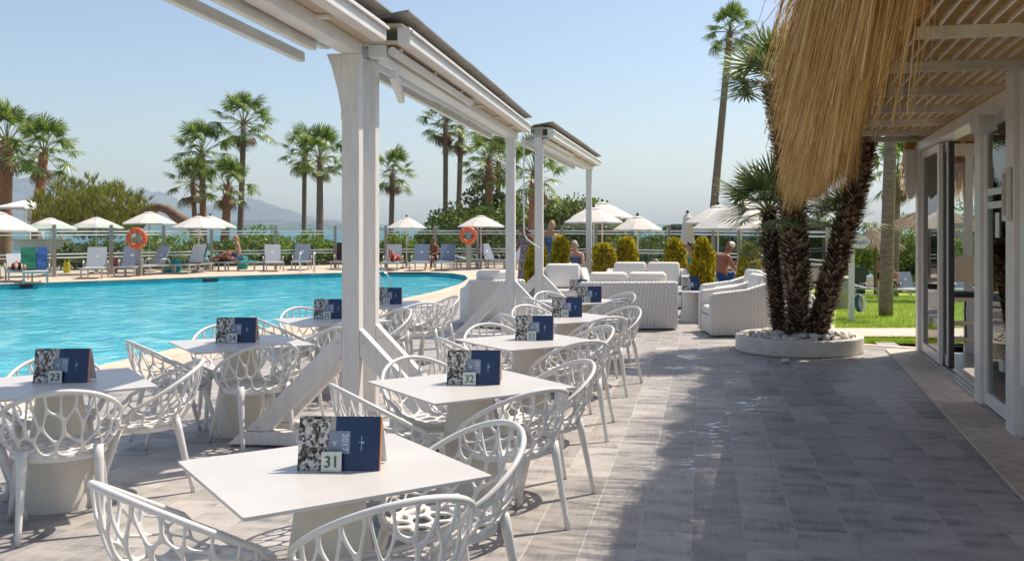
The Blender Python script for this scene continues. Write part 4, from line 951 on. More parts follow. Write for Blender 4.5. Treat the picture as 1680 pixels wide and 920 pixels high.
def bush(label, c, rx, ry, rz, m, n=1800, size=0.16, seed=1, name='shrub', cat='shrub', group='shrubs beyond the glass fence', blob=10, core=True):
    r = random.Random(seed); c = Vector(c); t = thing(name, label, cat, (c.x, c.y, c.z - rz), 0, group)
    mb = MB(); leaf_cloud(mb, (0, 0, rz), rx, ry, rz, int(n * 2.0), size, r, blob=int(blob * 1.5)); mb.build('foliage', m, t)
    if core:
        mb = MB(); mb.ball((0, 0, rz * 0.9), (rx * 0.55, ry * 0.55, rz * 0.6), 10, 7); mb.build('inner_core', M_DKCORE, t)  # dark ball filling the crown, its inner shade put into the colour
    for k in range(3):
        a = r.uniform(0, 6); mb = MB(); mb.tube([(0.1 * k, 0, -0.2), (cos(a) * rx * 0.2, sin(a) * ry * 0.2, rz * 0.6), (cos(a) * rx * 0.4, sin(a) * ry * 0.4, rz * 1.2)], [0.05, 0.035, 0.02], 5); mb.build('stem', M_BARK, t)
    return t
def pbush(px, ty, by, Y, wpx, m, label, seed, n=1600, size=0.16, **k):
    s = Y / F; a = AT(px, ty, Y); b = AT(px, by, Y); rz = (a.z - b.z) / 2
    return bush(label, (a.x, Y, b.z + rz), wpx / 2 * s, max(1.0, wpx / 3 * s), rz, m, n, size, seed, **k)
# the hedge and shrubs behind the fence, left to right
pbush(205, 398, 446, 40, 130, M_BUSH, 'low grey-green shrub below the big pine', 31, 1800)
pbush(262, 384, 450, 40, 110, M_BUSHL, 'loose pale shrub right of the orange lifebuoy on the left', 32, 1500)
pbush(150, 402, 450, 39, 110, M_BUSHD, 'dark low shrub beside the beach bar', 33, 1300)
pbush(318, 398, 450, 41, 70, M_BUSHD, 'dark small shrub under the left palm cluster', 34, 1000)
pbush(372, 400, 450, 43, 90, M_BUSH, 'mid green shrub at the foot of the red palm', 35, 1300)
pbush(432, 383, 450, 44, 110, M_BUSHL, 'bright green hedge shrub left of the two fence posts', 36, 2000)
pbush(496, 384, 450, 44, 110, M_BUSHL, 'bright green hedge shrub behind the blue-grey lounger', 37, 2000)
pbush(556, 402, 450, 45, 70, M_BUSH, 'shrub just left of the near post by the sea', 38, 1000)
pbush(648, 388, 450, 46, 100, M_BUSHL, 'loose shrub with yellow flower behind the small parasol', 39, 1700)
pbush(715, 372, 450, 47, 110, M_BUSH, 'green shrub slope behind the seated man', 40, 2000)
pbush(778, 338, 450, 50, 170, M_BUSH, 'tall rounded tree shrub behind the right lifebuoy', 41, 4200, 0.2, blob=16)
pbush(800, 305, 420, 56, 120, M_BUSHD, 'dark domed pine crown above the right lifebuoy', 42, 3500, 0.22, blob=14)
pbush(855, 340, 450, 52, 130, M_BUSH, 'olive tree shrub between the two middle posts', 43, 3000, 0.2, blob=14)
pbush(930, 318, 450, 50, 150, M_BUSH, 'large rounded olive-green tree behind the standing women', 44, 4500, 0.2, blob=18)
pbush(985, 350, 450, 52, 110, M_BUSHD, 'darker tree right of the large olive-green one', 45, 2500, 0.2, blob=12)
pbush(1050, 382, 450, 42, 120, M_BUSH, 'hedge shrub behind the low parasol and conifers', 46, 2200)
pbush(1120, 380, 450, 43, 120, M_BUSHD, 'hedge shrub behind the closed parasol', 47, 2200)
pbush(1190, 388, 450, 43, 110, M_BUSHL, 'hedge shrub below the large right parasols', 48, 1800)
pbush(1262, 388, 450, 43, 110, M_BUSHL, 'hedge shrub left of the palm planter trunks', 49, 1800)
pbush(1345, 368, 478, 46, 120, M_BUSHL, 'bright shrub seen between the palm planter trunks', 50, 2400, group='shrubs along the lawn')
pbush(1400, 380, 475, 50, 110, M_BUSHL, 'bright shrub behind the arrow sign', 51, 2200, group='shrubs along the lawn')
pbush(1475, 366, 478, 52, 120, M_BUSHL, 'bright shrub behind the straw parasol', 52, 2800, group='shrubs along the lawn')
pbush(1540, 362, 478, 50, 140, M_BUSH, 'tall shrub seen through the glass doors, left', 53, 2800, group='shrubs along the lawn')
pbush(1620, 340, 478, 52, 170, M_BUSH, 'tall shrub seen through the glass doors, right', 54, 3200, group='shrubs along the lawn')
b = W(10.6, 8.2); bush('leafy tree outside the far windows of the pavilion', (b.x, b.y, 1.6), 0.7, 0.9, 1.4, M_BUSH, 2600, 0.13, 55, group='shrubs along the lawn')

# big pine with bent trunk
r = random.Random(77); s = 44 / F; c = AT(150, 350, 44)
pine = thing('pine_tree', 'spreading yellow-green pine with a bent trunk behind the left parasols', 'pine tree', (AT(300, 0, 44).x, 44, -0.3), 0)
mb = MB()
for _ in range(105):
    a = r.uniform(0, 2 * pi); q = sqrt(r.random()); cxp = 150 + cos(a) * q * 92; cyp = 352 + sin(a) * q * (50 if sin(a) < 0 else 40) + 0.06 * (150 - cxp) * -0.3
    cc = AT(cxp, cyp, 44 + r.uniform(-2.2, 2.2)) - pine.location
    for _ in range(26):
        d0 = Vector((r.uniform(-1, 1), r.uniform(-1, 1), r.uniform(-0.35, 1.0))); p0 = cc + d0 * 0.34
        ax = (d0 * 0.7 + Vector((r.uniform(-0.4, 0.4), r.uniform(-0.4, 0.4), 0.9))).normalized()
        for _ in range(9):
            d = (ax + Vector((r.uniform(-1, 1), r.uniform(-1, 1), r.uniform(-1, 1))) * 0.34).normalized(); sd_ = d.cross(Vector((r.uniform(-1, 1), r.uniform(-1, 1), 0.3))).normalized() * 0.014
            L_ = r.uniform(0.22, 0.42); q0 = p0 + d * 0.03
            mb.add([q0 - sd_, q0 + sd_, q0 + d * L_], [(0, 1, 2)])
mb.build('needles', M_PINE, pine)
def wp(*q): return [AT(x, y, 44) - pine.location for x, y in q]
mb = MB(); mb.tube(wp((318, 372), (300, 362), (287, 353), (276, 344), (262, 340), (245, 343), (222, 352), (195, 358), (165, 360), (135, 356)), [0.26, 0.25, 0.24, 0.22, 0.2, 0.17, 0.15, 0.12, 0.1, 0.06], 10); mb.tube(wp((330, 470), (326, 400), (318, 372)), [0.32, 0.28, 0.25], 10); mb.build('trunk', M_BARK, pine, smooth=True)
for q in (((222, 352), (200, 338), (180, 330)), ((195, 358), (170, 372), (150, 378)), ((165, 360), (120, 345), (95, 340)), ((150, 358), (110, 366), (85, 370))):
    mb = MB(); mb.tube(wp(*q), [0.1, 0.07, 0.04], 6); mb.build('branch', M_BARK, pine, smooth=True)
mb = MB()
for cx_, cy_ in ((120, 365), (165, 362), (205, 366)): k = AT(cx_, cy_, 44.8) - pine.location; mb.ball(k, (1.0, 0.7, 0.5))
mb.build('inner_core', M_DKCORE, pine)  # dark balls paint the shade between the needle tufts

# golden conifers in pots
def conifer(px, ty, by, Y, wpx, label, seed):
    r = random.Random(seed); s = Y / F; z1 = AT(px, ty, Y).z; h = z1 - 0.30; rad = wpx / 2 * s; x = (px - CX) / F * Y
    t = thing('conifer_shrub', label, 'conifer', (x, Y, 0), r.uniform(0, 3), 'golden conifers in pots')
    prof = lambda u: rad * (0.86 + 0.12 * sin(u * 5 + seed)) * sqrt(max(0.02, 1 - max(0, (u - 0.55) / 0.45) ** 2.6))
    mb = MB(); n = 12
    mb.lathe([(max(0.01, prof(k / n) * 0.86), 0.30 + h * k / n * 0.98) for k in range(n + 1)], n=16); mb.build('inner_core', M_GOLDIN, t, smooth=True)
    mb = MB()
    for _ in range(3000):
        u = r.random() ** 0.85; a = r.uniform(0, 2 * pi); lump = 1 + 0.17 * sin(a * 3 + u * 8 + seed * 1.7) + 0.13 * sin(a * 5 - u * 15 + seed); q = prof(u) * lump
        nrm = Vector((cos(a), sin(a), 0.35 + 1.2 * max(0, u - 0.75) * 3)).normalized(); p_ = Vector((cos(a) * q * 0.9, sin(a) * q * 0.9, 0.30 + h * u * 0.985))
        d = (nrm + Vector((r.uniform(-0.6, 0.6), r.uniform(-0.6, 0.6), r.uniform(0, 0.9)))).normalized(); sd_ = d.cross(Vector((r.uniform(-1, 1), r.uniform(-1, 1), 0.4))).normalized(); L_ = r.uniform(0.05, 0.10); w_ = L_ * 0.33
        mb.add([p_ - sd_ * w_ * 0.5, p_ + sd_ * w_ * 0.5, p_ + d * L_ * 0.6 + sd_ * w_, p_ + d * L_, p_ + d * L_ * 0.6 - sd_ * w_], [(0, 1, 2, 3, 4)])
    mb.build('foliage', M_GOLD, t)
    MB().lathe([(0.16, 0), (0.21, 0.34), (0.225, 0.34), (0.225, 0.36), (0.19, 0.36)], n=20).build('pot', M_POT, t, auto=40)
for a in ((881, 399, 470, 21.5, 38, 'golden conifer half hidden by the second farthest awning post', 1), (919, 389, 440, 22.5, 31, 'golden conifer left of the seated woman, trimmed flat on top', 2), (990, 401, 455, 22.0, 38, 'golden conifer just right of the farthest awning post', 3), (1029, 390, 440, 22.3, 30, 'narrow golden conifer behind the far sofa, left', 4),
          (1107, 392, 445, 22.0, 31, 'golden conifer behind the right end of the far sofa', 5), (1153, 392, 480, 20.6, 36, 'largest golden conifer standing behind the round lounge tables', 6), (1229, 401, 450, 21.5, 34, 'darker conifer behind the right wicker armchairs', 7)): conifer(*a)

# ------------------------------------------------------------------ round planter with fan palms
pc = Vector((2.93, 13.12, 0)); PR = 0.86
pl = thing('round_planter', 'low round white planter filled with pebbles at the walkway end', 'planter', pc, 0)
MB().lathe([(PR - 0.02, 0.0), (PR, 0.012), (PR, 0.20), (PR - 0.012, 0.212), (PR - 0.10, 0.212), (PR - 0.11, 0.20), (PR - 0.11, 0.10)], n=72, cap=False).build('wall', M_PLANTER, pl, auto=40)
MB().lathe([(PR - 0.11, 0.12), (PR - 0.11, 0.15)], n=40).build('soil', M_CORE, pl)
r = random.Random(8); sm_ = []
for k in range(5):
    mb = MB(); mb.ball((0, 0, 0), (0.055, 0.04, 0.028), 8, 6); mb.v = [(x * r.uniform(0.85, 1.15), y * r.uniform(0.85, 1.15), z * r.uniform(0.8, 1.25)) for x, y, z in mb.v]; sm_.append(mb.mesh('pebble', M_STONE, True))
for k in range(270):
    q = sqrt(r.random()) * (PR - 0.15); a = r.uniform(0, 2 * pi); z = 0.175 + 0.07 * (1 - q / PR) + r.uniform(0, 0.03)
    obj('pebble', sm_[k % 5], pl, loc=(cos(a) * q, sin(a) * q, z), rot=(r.uniform(-0.5, 0.5), r.uniform(-0.5, 0.5), r.uniform(0, 6)), scale=r.uniform(0.55, 1.25))
for x, y in ((G(1288, 595).x, G(1288, 595).y),):
    o = obj('loose_pebble', sm_[0], None, loc=(x, y, 0.028)); tag(o, 'single white pebble lying on the paving before the planter', 'pebble')
def shaggy_palm(label, pts, rad, fronds, seed, crown=0.75, nfr=18):
    """pts: world points up the trunk; dense leaf boots round a dark core"""
    r = random.Random(seed); base = Vector(pts[0]); t = thing('fan_palm', label, 'palm tree', base, 0, 'fan palms in the round planter')
    P_ = [Vector(q) - base for q in pts]; path = []
    for i in range(len(P_) - 1):
        for k in range(8):
            s = k / 8; a = P_[max(0, i - 1)]; b = P_[i]; c = P_[i + 1]; d = P_[min(len(P_) - 1, i + 2)]
            path.append(0.5 * (2 * b + (c - a) * s + (2 * a - 5 * b + 4 * c - d) * s * s + (-a + 3 * b - 3 * c + d) * s ** 3))
    path.append(P_[-1]); n = len(path)
    rads = [rad * (0.86 + 0.14 * min(1, k / n * 4)) * (1 - 0.1 * k / n) for k in range(n)]
    MB().tube(path, [q * 0.82 for q in rads], 12).build('trunk', M_CORE, t, smooth=True)
    Ltot = sum((path[k + 1] - path[k]).length for k in range(n - 1)); mb = MB(); nb = int(Ltot / 0.0105 * 5.2 * rad / 0.16); ga = 0.0
    for k in range(nb):
        s = k / nb * (n - 1); i = min(n - 2, int(s)); c = path[i].lerp(path[i + 1], s - i); ax = (path[i + 1] - path[i]).normalized(); rr = rads[i]
        ga += 2.39996; x = ax.cross(Vector((0.3, 1, 0))).normalized(); y = ax.cross(x); e = x * cos(ga) + y * sin(ga); sd_ = ax.cross(e)
        w0 = rr * r.uniform(0.11, 0.20); L_ = rr * r.uniform(0.18, 0.40); out = rr * r.uniform(0.12, 0.36)
        b0 = c + e * rr * 0.80; b1 = c + e * (rr * 0.88 + out) + ax * L_ * 0.65; b2 = c + e * (rr * 0.92 + out * 1.25) + ax * L_
        mb.add([b0 - sd_ * w0, b0 + sd_ * w0, b1 + sd_ * w0 * 0.8, b1 - sd_ * w0 * 0.8, b2 + sd_ * w0 * 0.45, b2 - sd_ * w0 * 0.45, c + e * rr * 0.78 + ax * L_ * 0.4 - sd_ * w0 * 0.6, c + e * rr * 0.78 + ax * L_ * 0.4 + sd_ * w0 * 0.6], [(0, 1, 2, 3), (3, 2, 4, 5), (6, 5, 4, 7)])
    tag(mb.build('leaf_boots', M_BOOT, t), kind='stuff')
    for k in range(nfr):
        el = R(80 - 95 * (k / nfr) ** 0.85 + r.uniform(-9, 9)); o = obj('frond', FANS2[k % 3], t, loc=path[-1] + Vector((0, 0, -0.02)), scale=crown / 1.37 * r.uniform(0.85, 1.1)); o.rotation_euler = Euler((r.uniform(-0.3, 0.3), -el, k * 2.39996 + r.uniform(-0.3, 0.3)), 'XYZ')
    return t
def TP(px, py, Y): return AT(px, py, Y)
shaggy_palm('leftmost shaggy fan palm leaning left in the round planter', [TP(1280, 548, 13.2), TP(1273, 480, 13.2), TP(1265, 410, 13.2), TP(1261, 345, 13.2)], 0.128, None, 1, 0.95, 24)
shaggy_palm('thickest upright shaggy fan palm in the middle of the planter', [TP(1309, 556, 12.9), TP(1308, 470, 12.9), TP(1303, 390, 12.9), TP(1296, 310, 12.95), TP(1284, 215, 13.0), TP(1272, 142, 13.05)], 0.178, None, 2, 1.0, 26)
shaggy_palm('tall shaggy fan palm leaning right out of the planter', [TP(1338, 548, 13.0), TP(1360, 470, 13.0), TP(1386, 380, 13.05), TP(1410, 290, 13.1), TP(1424, 210, 13.15)], 0.165, None, 3, 1.05, 20)
shaggy_palm('short shaggy fan palm tucked behind the right leaning trunk', [TP(1352, 540, 13.45), TP(1362, 470, 13.45), TP(1372, 405, 13.5), TP(1378, 362, 13.5)], 0.105, None, 4, 0.72, 16)
shaggy_palm('small low fan palm sprouting left of the planter trunks', [TP(1278, 548, 13.4), TP(1272, 490, 13.4), TP(1258, 428, 13.4)], 0.05, None, 5, 0.66, 14)
# ------------------------------------------------------------------ glass pool fence
FP = [(-30, 21.5), (-18.2, 32.8), (-14.6, 37.4), (-10.5, 40.2), (-6.5, 41.4), (-1.0, 41.6), (3.4, 38.6), (6.0, 31.5), (6.6, 26.0)]
fence = thing('glass_fence', 'glass pool fence with steel posts and frosted double stripes', 'fence', (0, 0, 0), 0)
pts = []
for a, b in zip(FP, FP[1:]):
    a, b = Vector(a), Vector(b); n = max(1, round((b - a).length / 2.1))
    for k in range(n): pts.append(a.lerp(b, k / n))
pts.append(Vector(FP[-1]))
PME = MB().box((0, 0, 0.9), (0.11, 0.10, 1.8)).mesh('post', M_FENCEP)
for p_ in pts: obj('post', PME, fence, loc=(p_.x, p_.y, 0), rot=(0, 0, R(20)))
for a, b in zip(pts, pts[1:]):
    d = (b - a); L_ = d.length; ang = atan2(d.y, d.x); c = (a + b) / 2
    mb = MB(); mb.box((0, 0, 0.98), (L_ - 0.14, 0.012, 1.72)); g = mb.build('glass_panel', M_GLASSF, fence, loc=(c.x, c.y, 0), rot=(0, 0, ang))
    mb = MB()
    for z in (0.66, 0.78, 1.44, 1.56): mb.box((0, 0, z), (L_ - 0.15, 0.018, 0.045))
    mb.build('frosted_stripe', M_FROST, g)

# ------------------------------------------------------------------ parasols
def parasol(px, ay, by, hw, Y, label, tilt=0.0, z0=0.0):
    s = Y / F; top = AT(px, ay, Y); zb = AT(px, by, Y).z; rad = hw * s
    t = thing('parasol', label, 'parasol', (top.x, Y, z0), R((px * 7) % 45), 'cream pool parasols'); zt = top.z - z0; zb -= z0
    mb = MB(); n = 8; hh = zt - zb; V = []; Fc = []; rings = [(0.16, 1 - 0.10), (0.45, 0.64), (0.75, 0.32), (1.0, 0.04)]
    for q, u in rings:
        for k in range(n * 2):
            a = 2 * pi * k / (n * 2); sag = 1.0 if k % 2 == 0 else 0.945; dz = 0 if k % 2 == 0 else -0.02 * q * hh
            V.append((cos(a) * rad * q * sag, sin(a) * rad * q * sag, zb + hh * u + dz))
    m_ = n * 2
    for i in range(len(rings) - 1):
        for k in range(m_): l = (k + 1) % m_; Fc.append((i * m_ + k, i * m_ + l, (i + 1) * m_ + l, (i + 1) * m_ + k))
    base = len(V) - m_
    for k in range(m_): V.append((V[base + k][0] * 1.0, V[base + k][1] * 1.0, V[base + k][2] - 0.045))
    for k in range(m_): l = (k + 1) % m_; Fc.append((base + k, base + l, base + m_ + l, base + m_ + k))
    mb.add(V, Fc); mb.build('canopy', M_CANVAS, t)
    mb = MB(); V = [(0, 0, zb + hh * 1.02)]; Fc = []
    for k in range(m_): a = 2 * pi * k / m_; V.append((cos(a) * rad * 0.22, sin(a) * rad * 0.22, zb + hh * (0.90 - 0.03 * (k % 2))))
    for k in range(m_): Fc.append((0, 1 + k, 1 + (k + 1) % m_))
    mb.add(V, Fc); mb.build('vent_cap', M_CANVAS, t)
    MB().ball((0, 0, zt + 0.03), (0.045, 0.045, 0.07)).build('finial', M_DKHUB, t)
    MB().tube([(0, 0, 0), (0, 0, zt)], 0.024, 10).build('pole', M_POLE, t, auto=50)
    MB().ball((0, 0, zb + hh * 0.1), (0.055, 0.055, 0.08)).build('hub', M_DKHUB, t)
    for k in range(n):
        a = 2 * pi * k / n; mb = MB(); mb.bar((0, 0, zb + hh * 0.15), (cos(a) * rad * 0.62, sin(a) * rad * 0.62, zb + hh * 0.40), 0.012, 0.015); mb.build('rib', M_POLE, t)
    MB().lathe([(0.26, 0), (0.26, 0.06), (0.06, 0.10), (0.05, 0.35)], n=18).build('foot', M_POT, t, auto=40)
    return t
parasol(-2, 347, 378, 56, 31.5, 'cream parasol cut by the left edge of the picture')
parasol(82, 357, 376, 40, 33.5, 'cream parasol in front of the beach bar')
parasol(158, 356, 374, 41, 35, 'cream parasol under the big pine')
parasol(245, 347, 367, 43, 36.5, 'cream parasol above the left lifebuoy')
parasol(326, 354, 374, 42, 36, 'cream parasol above the sitting man in blue trunks')
parasol(345, 354, 373, 42, 39, 'cream parasol overlapped by the one above the sitting man')
parasol(667, 356, 374, 34, 40, 'small cream parasol right of the near white post')
parasol(789, 353, 372, 40, 39.5, 'cream parasol beside the right lifebuoy')
parasol(988, 331, 357, 53, 31, 'cream parasol standing behind the farthest awning post, upper one')
parasol(974, 340, 365, 51, 28.5, 'cream parasol standing before another at the farthest awning post')
parasol(1046, 354, 377, 41, 30, 'cream parasol between the farthest post and the closed parasol')
parasol(1178, 336, 366, 56, 28.5, 'large cream parasol mostly hidden behind the biggest one')
parasol(1216, 328, 376, 82, 25.5, 'biggest cream parasol left of the palm planter')
t = thing('closed_parasol', 'folded cream parasol standing closed beside the tall lone palm', 'parasol', ((1128 - CX) / F * 29, 29, 0), 0, 'cream pool parasols')
k = 29 / F; MB().lathe([(0.06, H + (HY - 402) * k), (0.23, H + (HY - 398) * k), (0.17, H + (HY - 372) * k), (0.13, H + (HY - 358) * k), (0.15, H + (HY - 357) * k), (0.05, H + (HY - 350) * k)], n=14).build('folded_canopy', M_CANVAS, t)
MB().tube([(0, 0, 0), (0, 0, H + (HY - 349) * k)], 0.024, 8).build('pole', M_POLE, t); MB().ball((0, 0, H + (HY - 347.5) * k), 0.05).build('finial', M_DKHUB, t); MB().lathe([(0.26, 0), (0.26, 0.06), (0.05, 0.1), (0.05, 0.3)], n=16).build('foot', M_POT, t)

# ------------------------------------------------------------------ sun loungers
def lounger_parts(m, back=62):
    P_ = {}
    mb = MB()
    for s in (-1, 1): mb.bar((s * 0.33, -0.95, 0.33), (s * 0.33, 0.92, 0.33), 0.035, 0.05)
    mb.bar((-0.33, -0.95, 0.33), (0.33, -0.95, 0.33), 0.035, 0.05); mb.bar((-0.33, 0.9, 0.33), (0.33, 0.9, 0.33), 0.035, 0.05); P_['frame'] = mb.mesh('frame', M_LFRAME)
    mb = MB(); mb.box((0, -0.36, 0.352), (0.62, 1.14, 0.02)); P_['sling_seat'] = mb.mesh('sling_seat', m)
    c, s_ = cos(R(back)), sin(R(back)); L_ = 0.74
    mb = MB(); mb.bar((0, 0.24, 0.365), (0, 0.24 + L_ * c, 0.365 + L_ * s_), 0.60, 0.022, (0, -1, 1)); P_['backrest'] = mb.mesh('backrest', m)
    mb = MB(); q = 0.52; b0 = Vector((0, 0.24 + L_ * q * c, 0.365 + L_ * q * s_)); nr = Vector((0, -s_, c)); b0 = b0 + nr * 0.0135
    mb.bar(b0 - Vector((0.05, 0, 0)), b0 + Vector((0.05, 0, 0)), 0.09, 0.003, nr); P_['woven_logo'] = mb.mesh('woven_logo', M_LOGO)
    return P_
LEGL = MB().bar((0, 0, 0.33), (0, 0, 0), 0.045, 0.05, (0, 1, 0)).mesh('leg', M_LFRAME)
ARML = {s: MB().tube([(s * 0.34, 0.0, 0.34), (s * 0.37, 0.06, 0.50), (s * 0.37, 0.14, 0.56), (s * 0.37, 0.36, 0.56), (s * 0.36, 0.46, 0.46), (s * 0.34, 0.50, 0.34)], 0.02, 7).mesh('armrest', M_LFRAME, True) for s in (-1, 1)}
LP = {'blue': lounger_parts(M_SLING), 'pale': lounger_parts(M_SLINGL), 'flat': lounger_parts(M_SLING, 12), 'maroon': lounger_parts(M_MAROON, 72), 'low': lounger_parts(M_SLINGL, 40)}
def lounger(px, py, rz, kind, label, group='sun loungers on the pool deck', loc=None):
    p_ = loc or (G(px, py) + Vector((0, 0.9, 0.008)))
    t = thing('sun_lounger', label, 'sun lounger', p_, R(rz), group)
    for n_, m in LP[kind].items():
        if n_ != 'woven_logo' or kind in ('blue', 'pale'): obj(n_, m, t)
    for sx in (-0.31, 0.31):
        for sy in (-0.85, 0.75): obj('leg', LEGL, t, loc=(sx, sy, 0))
    for s in (-1, 1): obj('armrest', ARML[s], t)
    return t
lounger(30, 466, 30, 'pale', 'pale lounger with green and blue towel at the far left')
lounger(2, 464, 34, 'low', 'low pale lounger with a lying sunbather at the left edge')
lounger(133, 458, 20, 'pale', 'pale grey lounger right of the green towel, under the pine')
lounger(192, 455, 14, 'blue', 'grey lounger left of the left lifebuoy')
lounger(230, 453, -24, 'pale', 'grey lounger directly below the left lifebuoy')
lounger(300, 450, -6, 'blue', 'grey lounger with a white towel right of the left lifebuoy')
lounger(340, 446, 62, 'low', 'lounger with a teal towel under the double parasol')
lounger(380, 446, 75, 'flat', 'flat lounger on which the man in blue trunks sits')
lounger(436, 446, 22, 'pale', 'pale lounger right of the man in blue trunks')
lounger(484, 444, 12, 'blue', 'blue-grey lounger by the two fence posts left of the near post')
lounger(553, 443, 4, 'maroon', 'lounger with dark maroon back just left of the near post')
lounger(636, 445, 3, 'pale', 'pale lounger just right of the near post')
lounger(683, 445, 2, 'blue', 'blue-grey lounger left of the seated tanned man')
lounger(727, 445, 0, 'blue', 'blue-grey lounger right of the seated tanned man')
lounger(772, 441, 70, 'flat', 'flat lounger under the right lifebuoy')
lounger(808, 442, 55, 'blue', 'lounger turned sideways right of the right lifebuoy')
lounger(852, 443, 40, 'blue', 'lounger half hidden between the two middle posts')
lounger(950, 440, 60, 'blue', 'lounger of the seated blonde woman', loc=Vector((-0.25, 25.4, 0.008)))
lounger(0, 0, 70, 'flat', 'lounger of the man in the white cap', loc=Vector((3.35, 23.6, 0.008)))
lounger(0, 0, 80, 'flat', 'lounger with a sunbather behind the far sofa', loc=Vector((1.45, 24.6, 0.008)))
def lawn_at(px, Y): return Vector(((px - CX) / F * Y, Y, lawn_z(Y)))
for i, (px, Y, rz, kd, lb) in enumerate(((1430, 40, 60, 'flat', 'lounger on the lawn left of the grey palm trunk'), (1472, 38, 70, 'pale', 'lounger on the lawn right of the grey palm trunk'), (1492, 42, 5, 'blue', 'blue lounger on the lawn by the pavilion post'), (1556, 40, 5, 'blue', 'blue lounger seen through the open glass door, left'), (1582, 40, 5, 'blue', 'blue lounger seen through the open glass door, right'))):
    lounger(0, 0, rz, kd, lb, 'sun loungers on the lawn', loc=lawn_at(px, Y))
def towel(name, m, loc, rz, L_, wd, label, tilt=0.0, drop=0.0):
    mb = MB(); n = 6; V = []; Fc = []
    for i in range(n + 1):
        for j in range(3):
            V.append(((j - 1) * wd / 2 + 0.01 * sin(i * 2.3), -L_ / 2 + L_ * i / n, 0.012 * sin(i * 1.7 + j)))
    for i in range(n):
        for j in range(2): Fc.append((i * 3 + j, i * 3 + j + 1, i * 3 + j + 4, i * 3 + j + 3))
    mb.add(V, Fc); o = mb.build(name, m, None, loc=loc, rot=(tilt, 0, rz)); s_ = o.modifiers.new('s', 'SOLIDIFY'); s_.thickness = 0.02; return tag(o, label, 'towel', 'towels on the loungers')
def on_lounger(px, py, rz, y, z, ): 
    c = G(px, py) + Vector((0, 0.9, 0.008)); e = Matrix.Rotation(R(rz), 3, 'Z') @ Vector((0, y, z)); return c + e
towel('towel', M_CLGREEN, on_lounger(30, 466, 30, 0.37, 0.72) + Vector((-0.15, -0.12, 0.02)), R(30), 0.75, 0.42, 'green towel hung over a lounger back at far left', R(62))
towel('towel', M_CLBLUE, on_lounger(30, 466, 30, 0.37, 0.72) + Vector((0.17, 0.06, 0.02)), R(30), 0.75, 0.28, 'blue towel hung beside the green one at far left', R(62))
towel('towel', M_CLWHITE, on_lounger(300, 450, -6, 0.345, 0.735), R(-6), 0.78, 0.5, 'white towel draped over the lounger right of the lifebuoy', R(62))
towel('towel', M_CLTEAL, on_lounger(340, 446, 62, 0.48, 0.62), R(62), 0.8, 0.6, 'teal and blue towel on the lounger under the double parasol', R(40))
towel('towel', M_CLTEAL, on_lounger(380, 446, 75, -0.3, 0.385), R(75), 0.7, 0.6, 'teal towel beneath the sitting man')
def bag(px, py, m, label, w_=0.45, h=0.4, dy=0.6):
    p_ = G(px, py); t = thing('beach_bag', label, 'bag', (p_.x, p_.y + dy, 0.008), R(12), 'beach bags by the loungers')
    MB().lathe([(w_ * 0.42, 0.0), (w_ * 0.5, h * 0.3), (w_ * 0.46, h * 0.8), (w_ * 0.36, h)], n=14, sy=0.55).build('body', m, t, auto=50)
    MB().tube([(-w_ * 0.25, 0, h), (-w_ * 0.2, 0, h * 1.4), (w_ * 0.2, 0, h * 1.4), (w_ * 0.25, 0, h)], 0.012, 6).build('handle', m, t)
bag(271, 448, M_CLTEAL, 'teal beach bag between the loungers right of the left lifebuoy', 0.7, 0.5)
bag(171, 449, M_CLRED, 'dark pink beach bag left of the left lifebuoy', 0.4, 0.7)
bag(95, 449, M_CLYEL, 'yellow beach bag near the beach bar', 0.25, 0.4)
bag(390, 443, M_CLTEAL, 'teal bag behind the sitting man in blue trunks', 0.4, 0.55)

# ------------------------------------------------------------------ lifebuoys and pool ladders
def lifebuoy(px, py, Y, label, hw=17.5):
    c = AT(px, py, Y); s = Y / F; t = thing('lifebuoy', label, 'lifebuoy', c, 0, 'orange lifebuoys on the fence'); Rm = hw * s * 0.77; rt = hw * s * 0.235
    MB().tube([(cos(2 * pi * k / 32) * Rm, 0, sin(2 * pi * k / 32) * Rm) for k in range(32)], rt, 10, closed=True).build('ring', M_BUOY, t, smooth=True)
    for k in range(4):
        a = pi / 4 + k * pi / 2; q = [(cos(a) * Rm + cos(a) * cos(b) * rt * 1.06, sin(b) * rt * 1.06, sin(a) * Rm + sin(a) * cos(b) * rt * 1.06) for b in [2 * pi * i / 12 for i in range(12)]]
        MB().tube(q, 0.022, 5, closed=True).build('band', M_ROPE, t)
    p_ = thing('buoy_post', label.replace('orange lifebuoy', 'pale post carrying the lifebuoy'), 'post', (c.x, c.y + rt + 0.09, 0), 0, 'posts of the lifebuoys')
    MB().box((0, 0, (c.z + 0.35) / 2), (0.2, 0.1, c.z + 0.35)).build('post', M_FENCEP, p_); MB().bar((0, -0.05, c.z + Rm * 0.9), (0, -rt - 0.05, c.z + Rm * 0.9), 0.05, 0.04).build('hook', M_STEEL, p_)
lifebuoy(224, 391, 33.2, 'orange lifebuoy on the left, below a cream parasol')
lifebuoy(768, 386, 38.2, 'orange lifebuoy on the right, near the braced post', 14.5)
def ladder(p_, rz, label, sc_=1.0):
    t = thing('pool_ladder', label, 'pool ladder', p_, rz, 'stainless pool ladders'); t.scale = (sc_,) * 3
    for s in (-1, 1):
        pts = [(s * 0.25, 0.55, 0.02), (s * 0.25, 0.55, 0.45)] + [(s * 0.25, 0.25 + 0.30 * cos(a), 0.5 + 0.30 * sin(a)) for a in [pi * k / 8 for k in range(1, 8)]] + [(s * 0.25, -0.05, 0.45), (s * 0.25, -0.05, -0.5)]
        MB().tube(pts, 0.021, 9).build('rail', M_STEEL, t, smooth=True)
    for z in (-0.12, -0.38): MB().box((0, -0.05, z), (0.46, 0.09, 0.03)).build('step', M_STEEL, t)
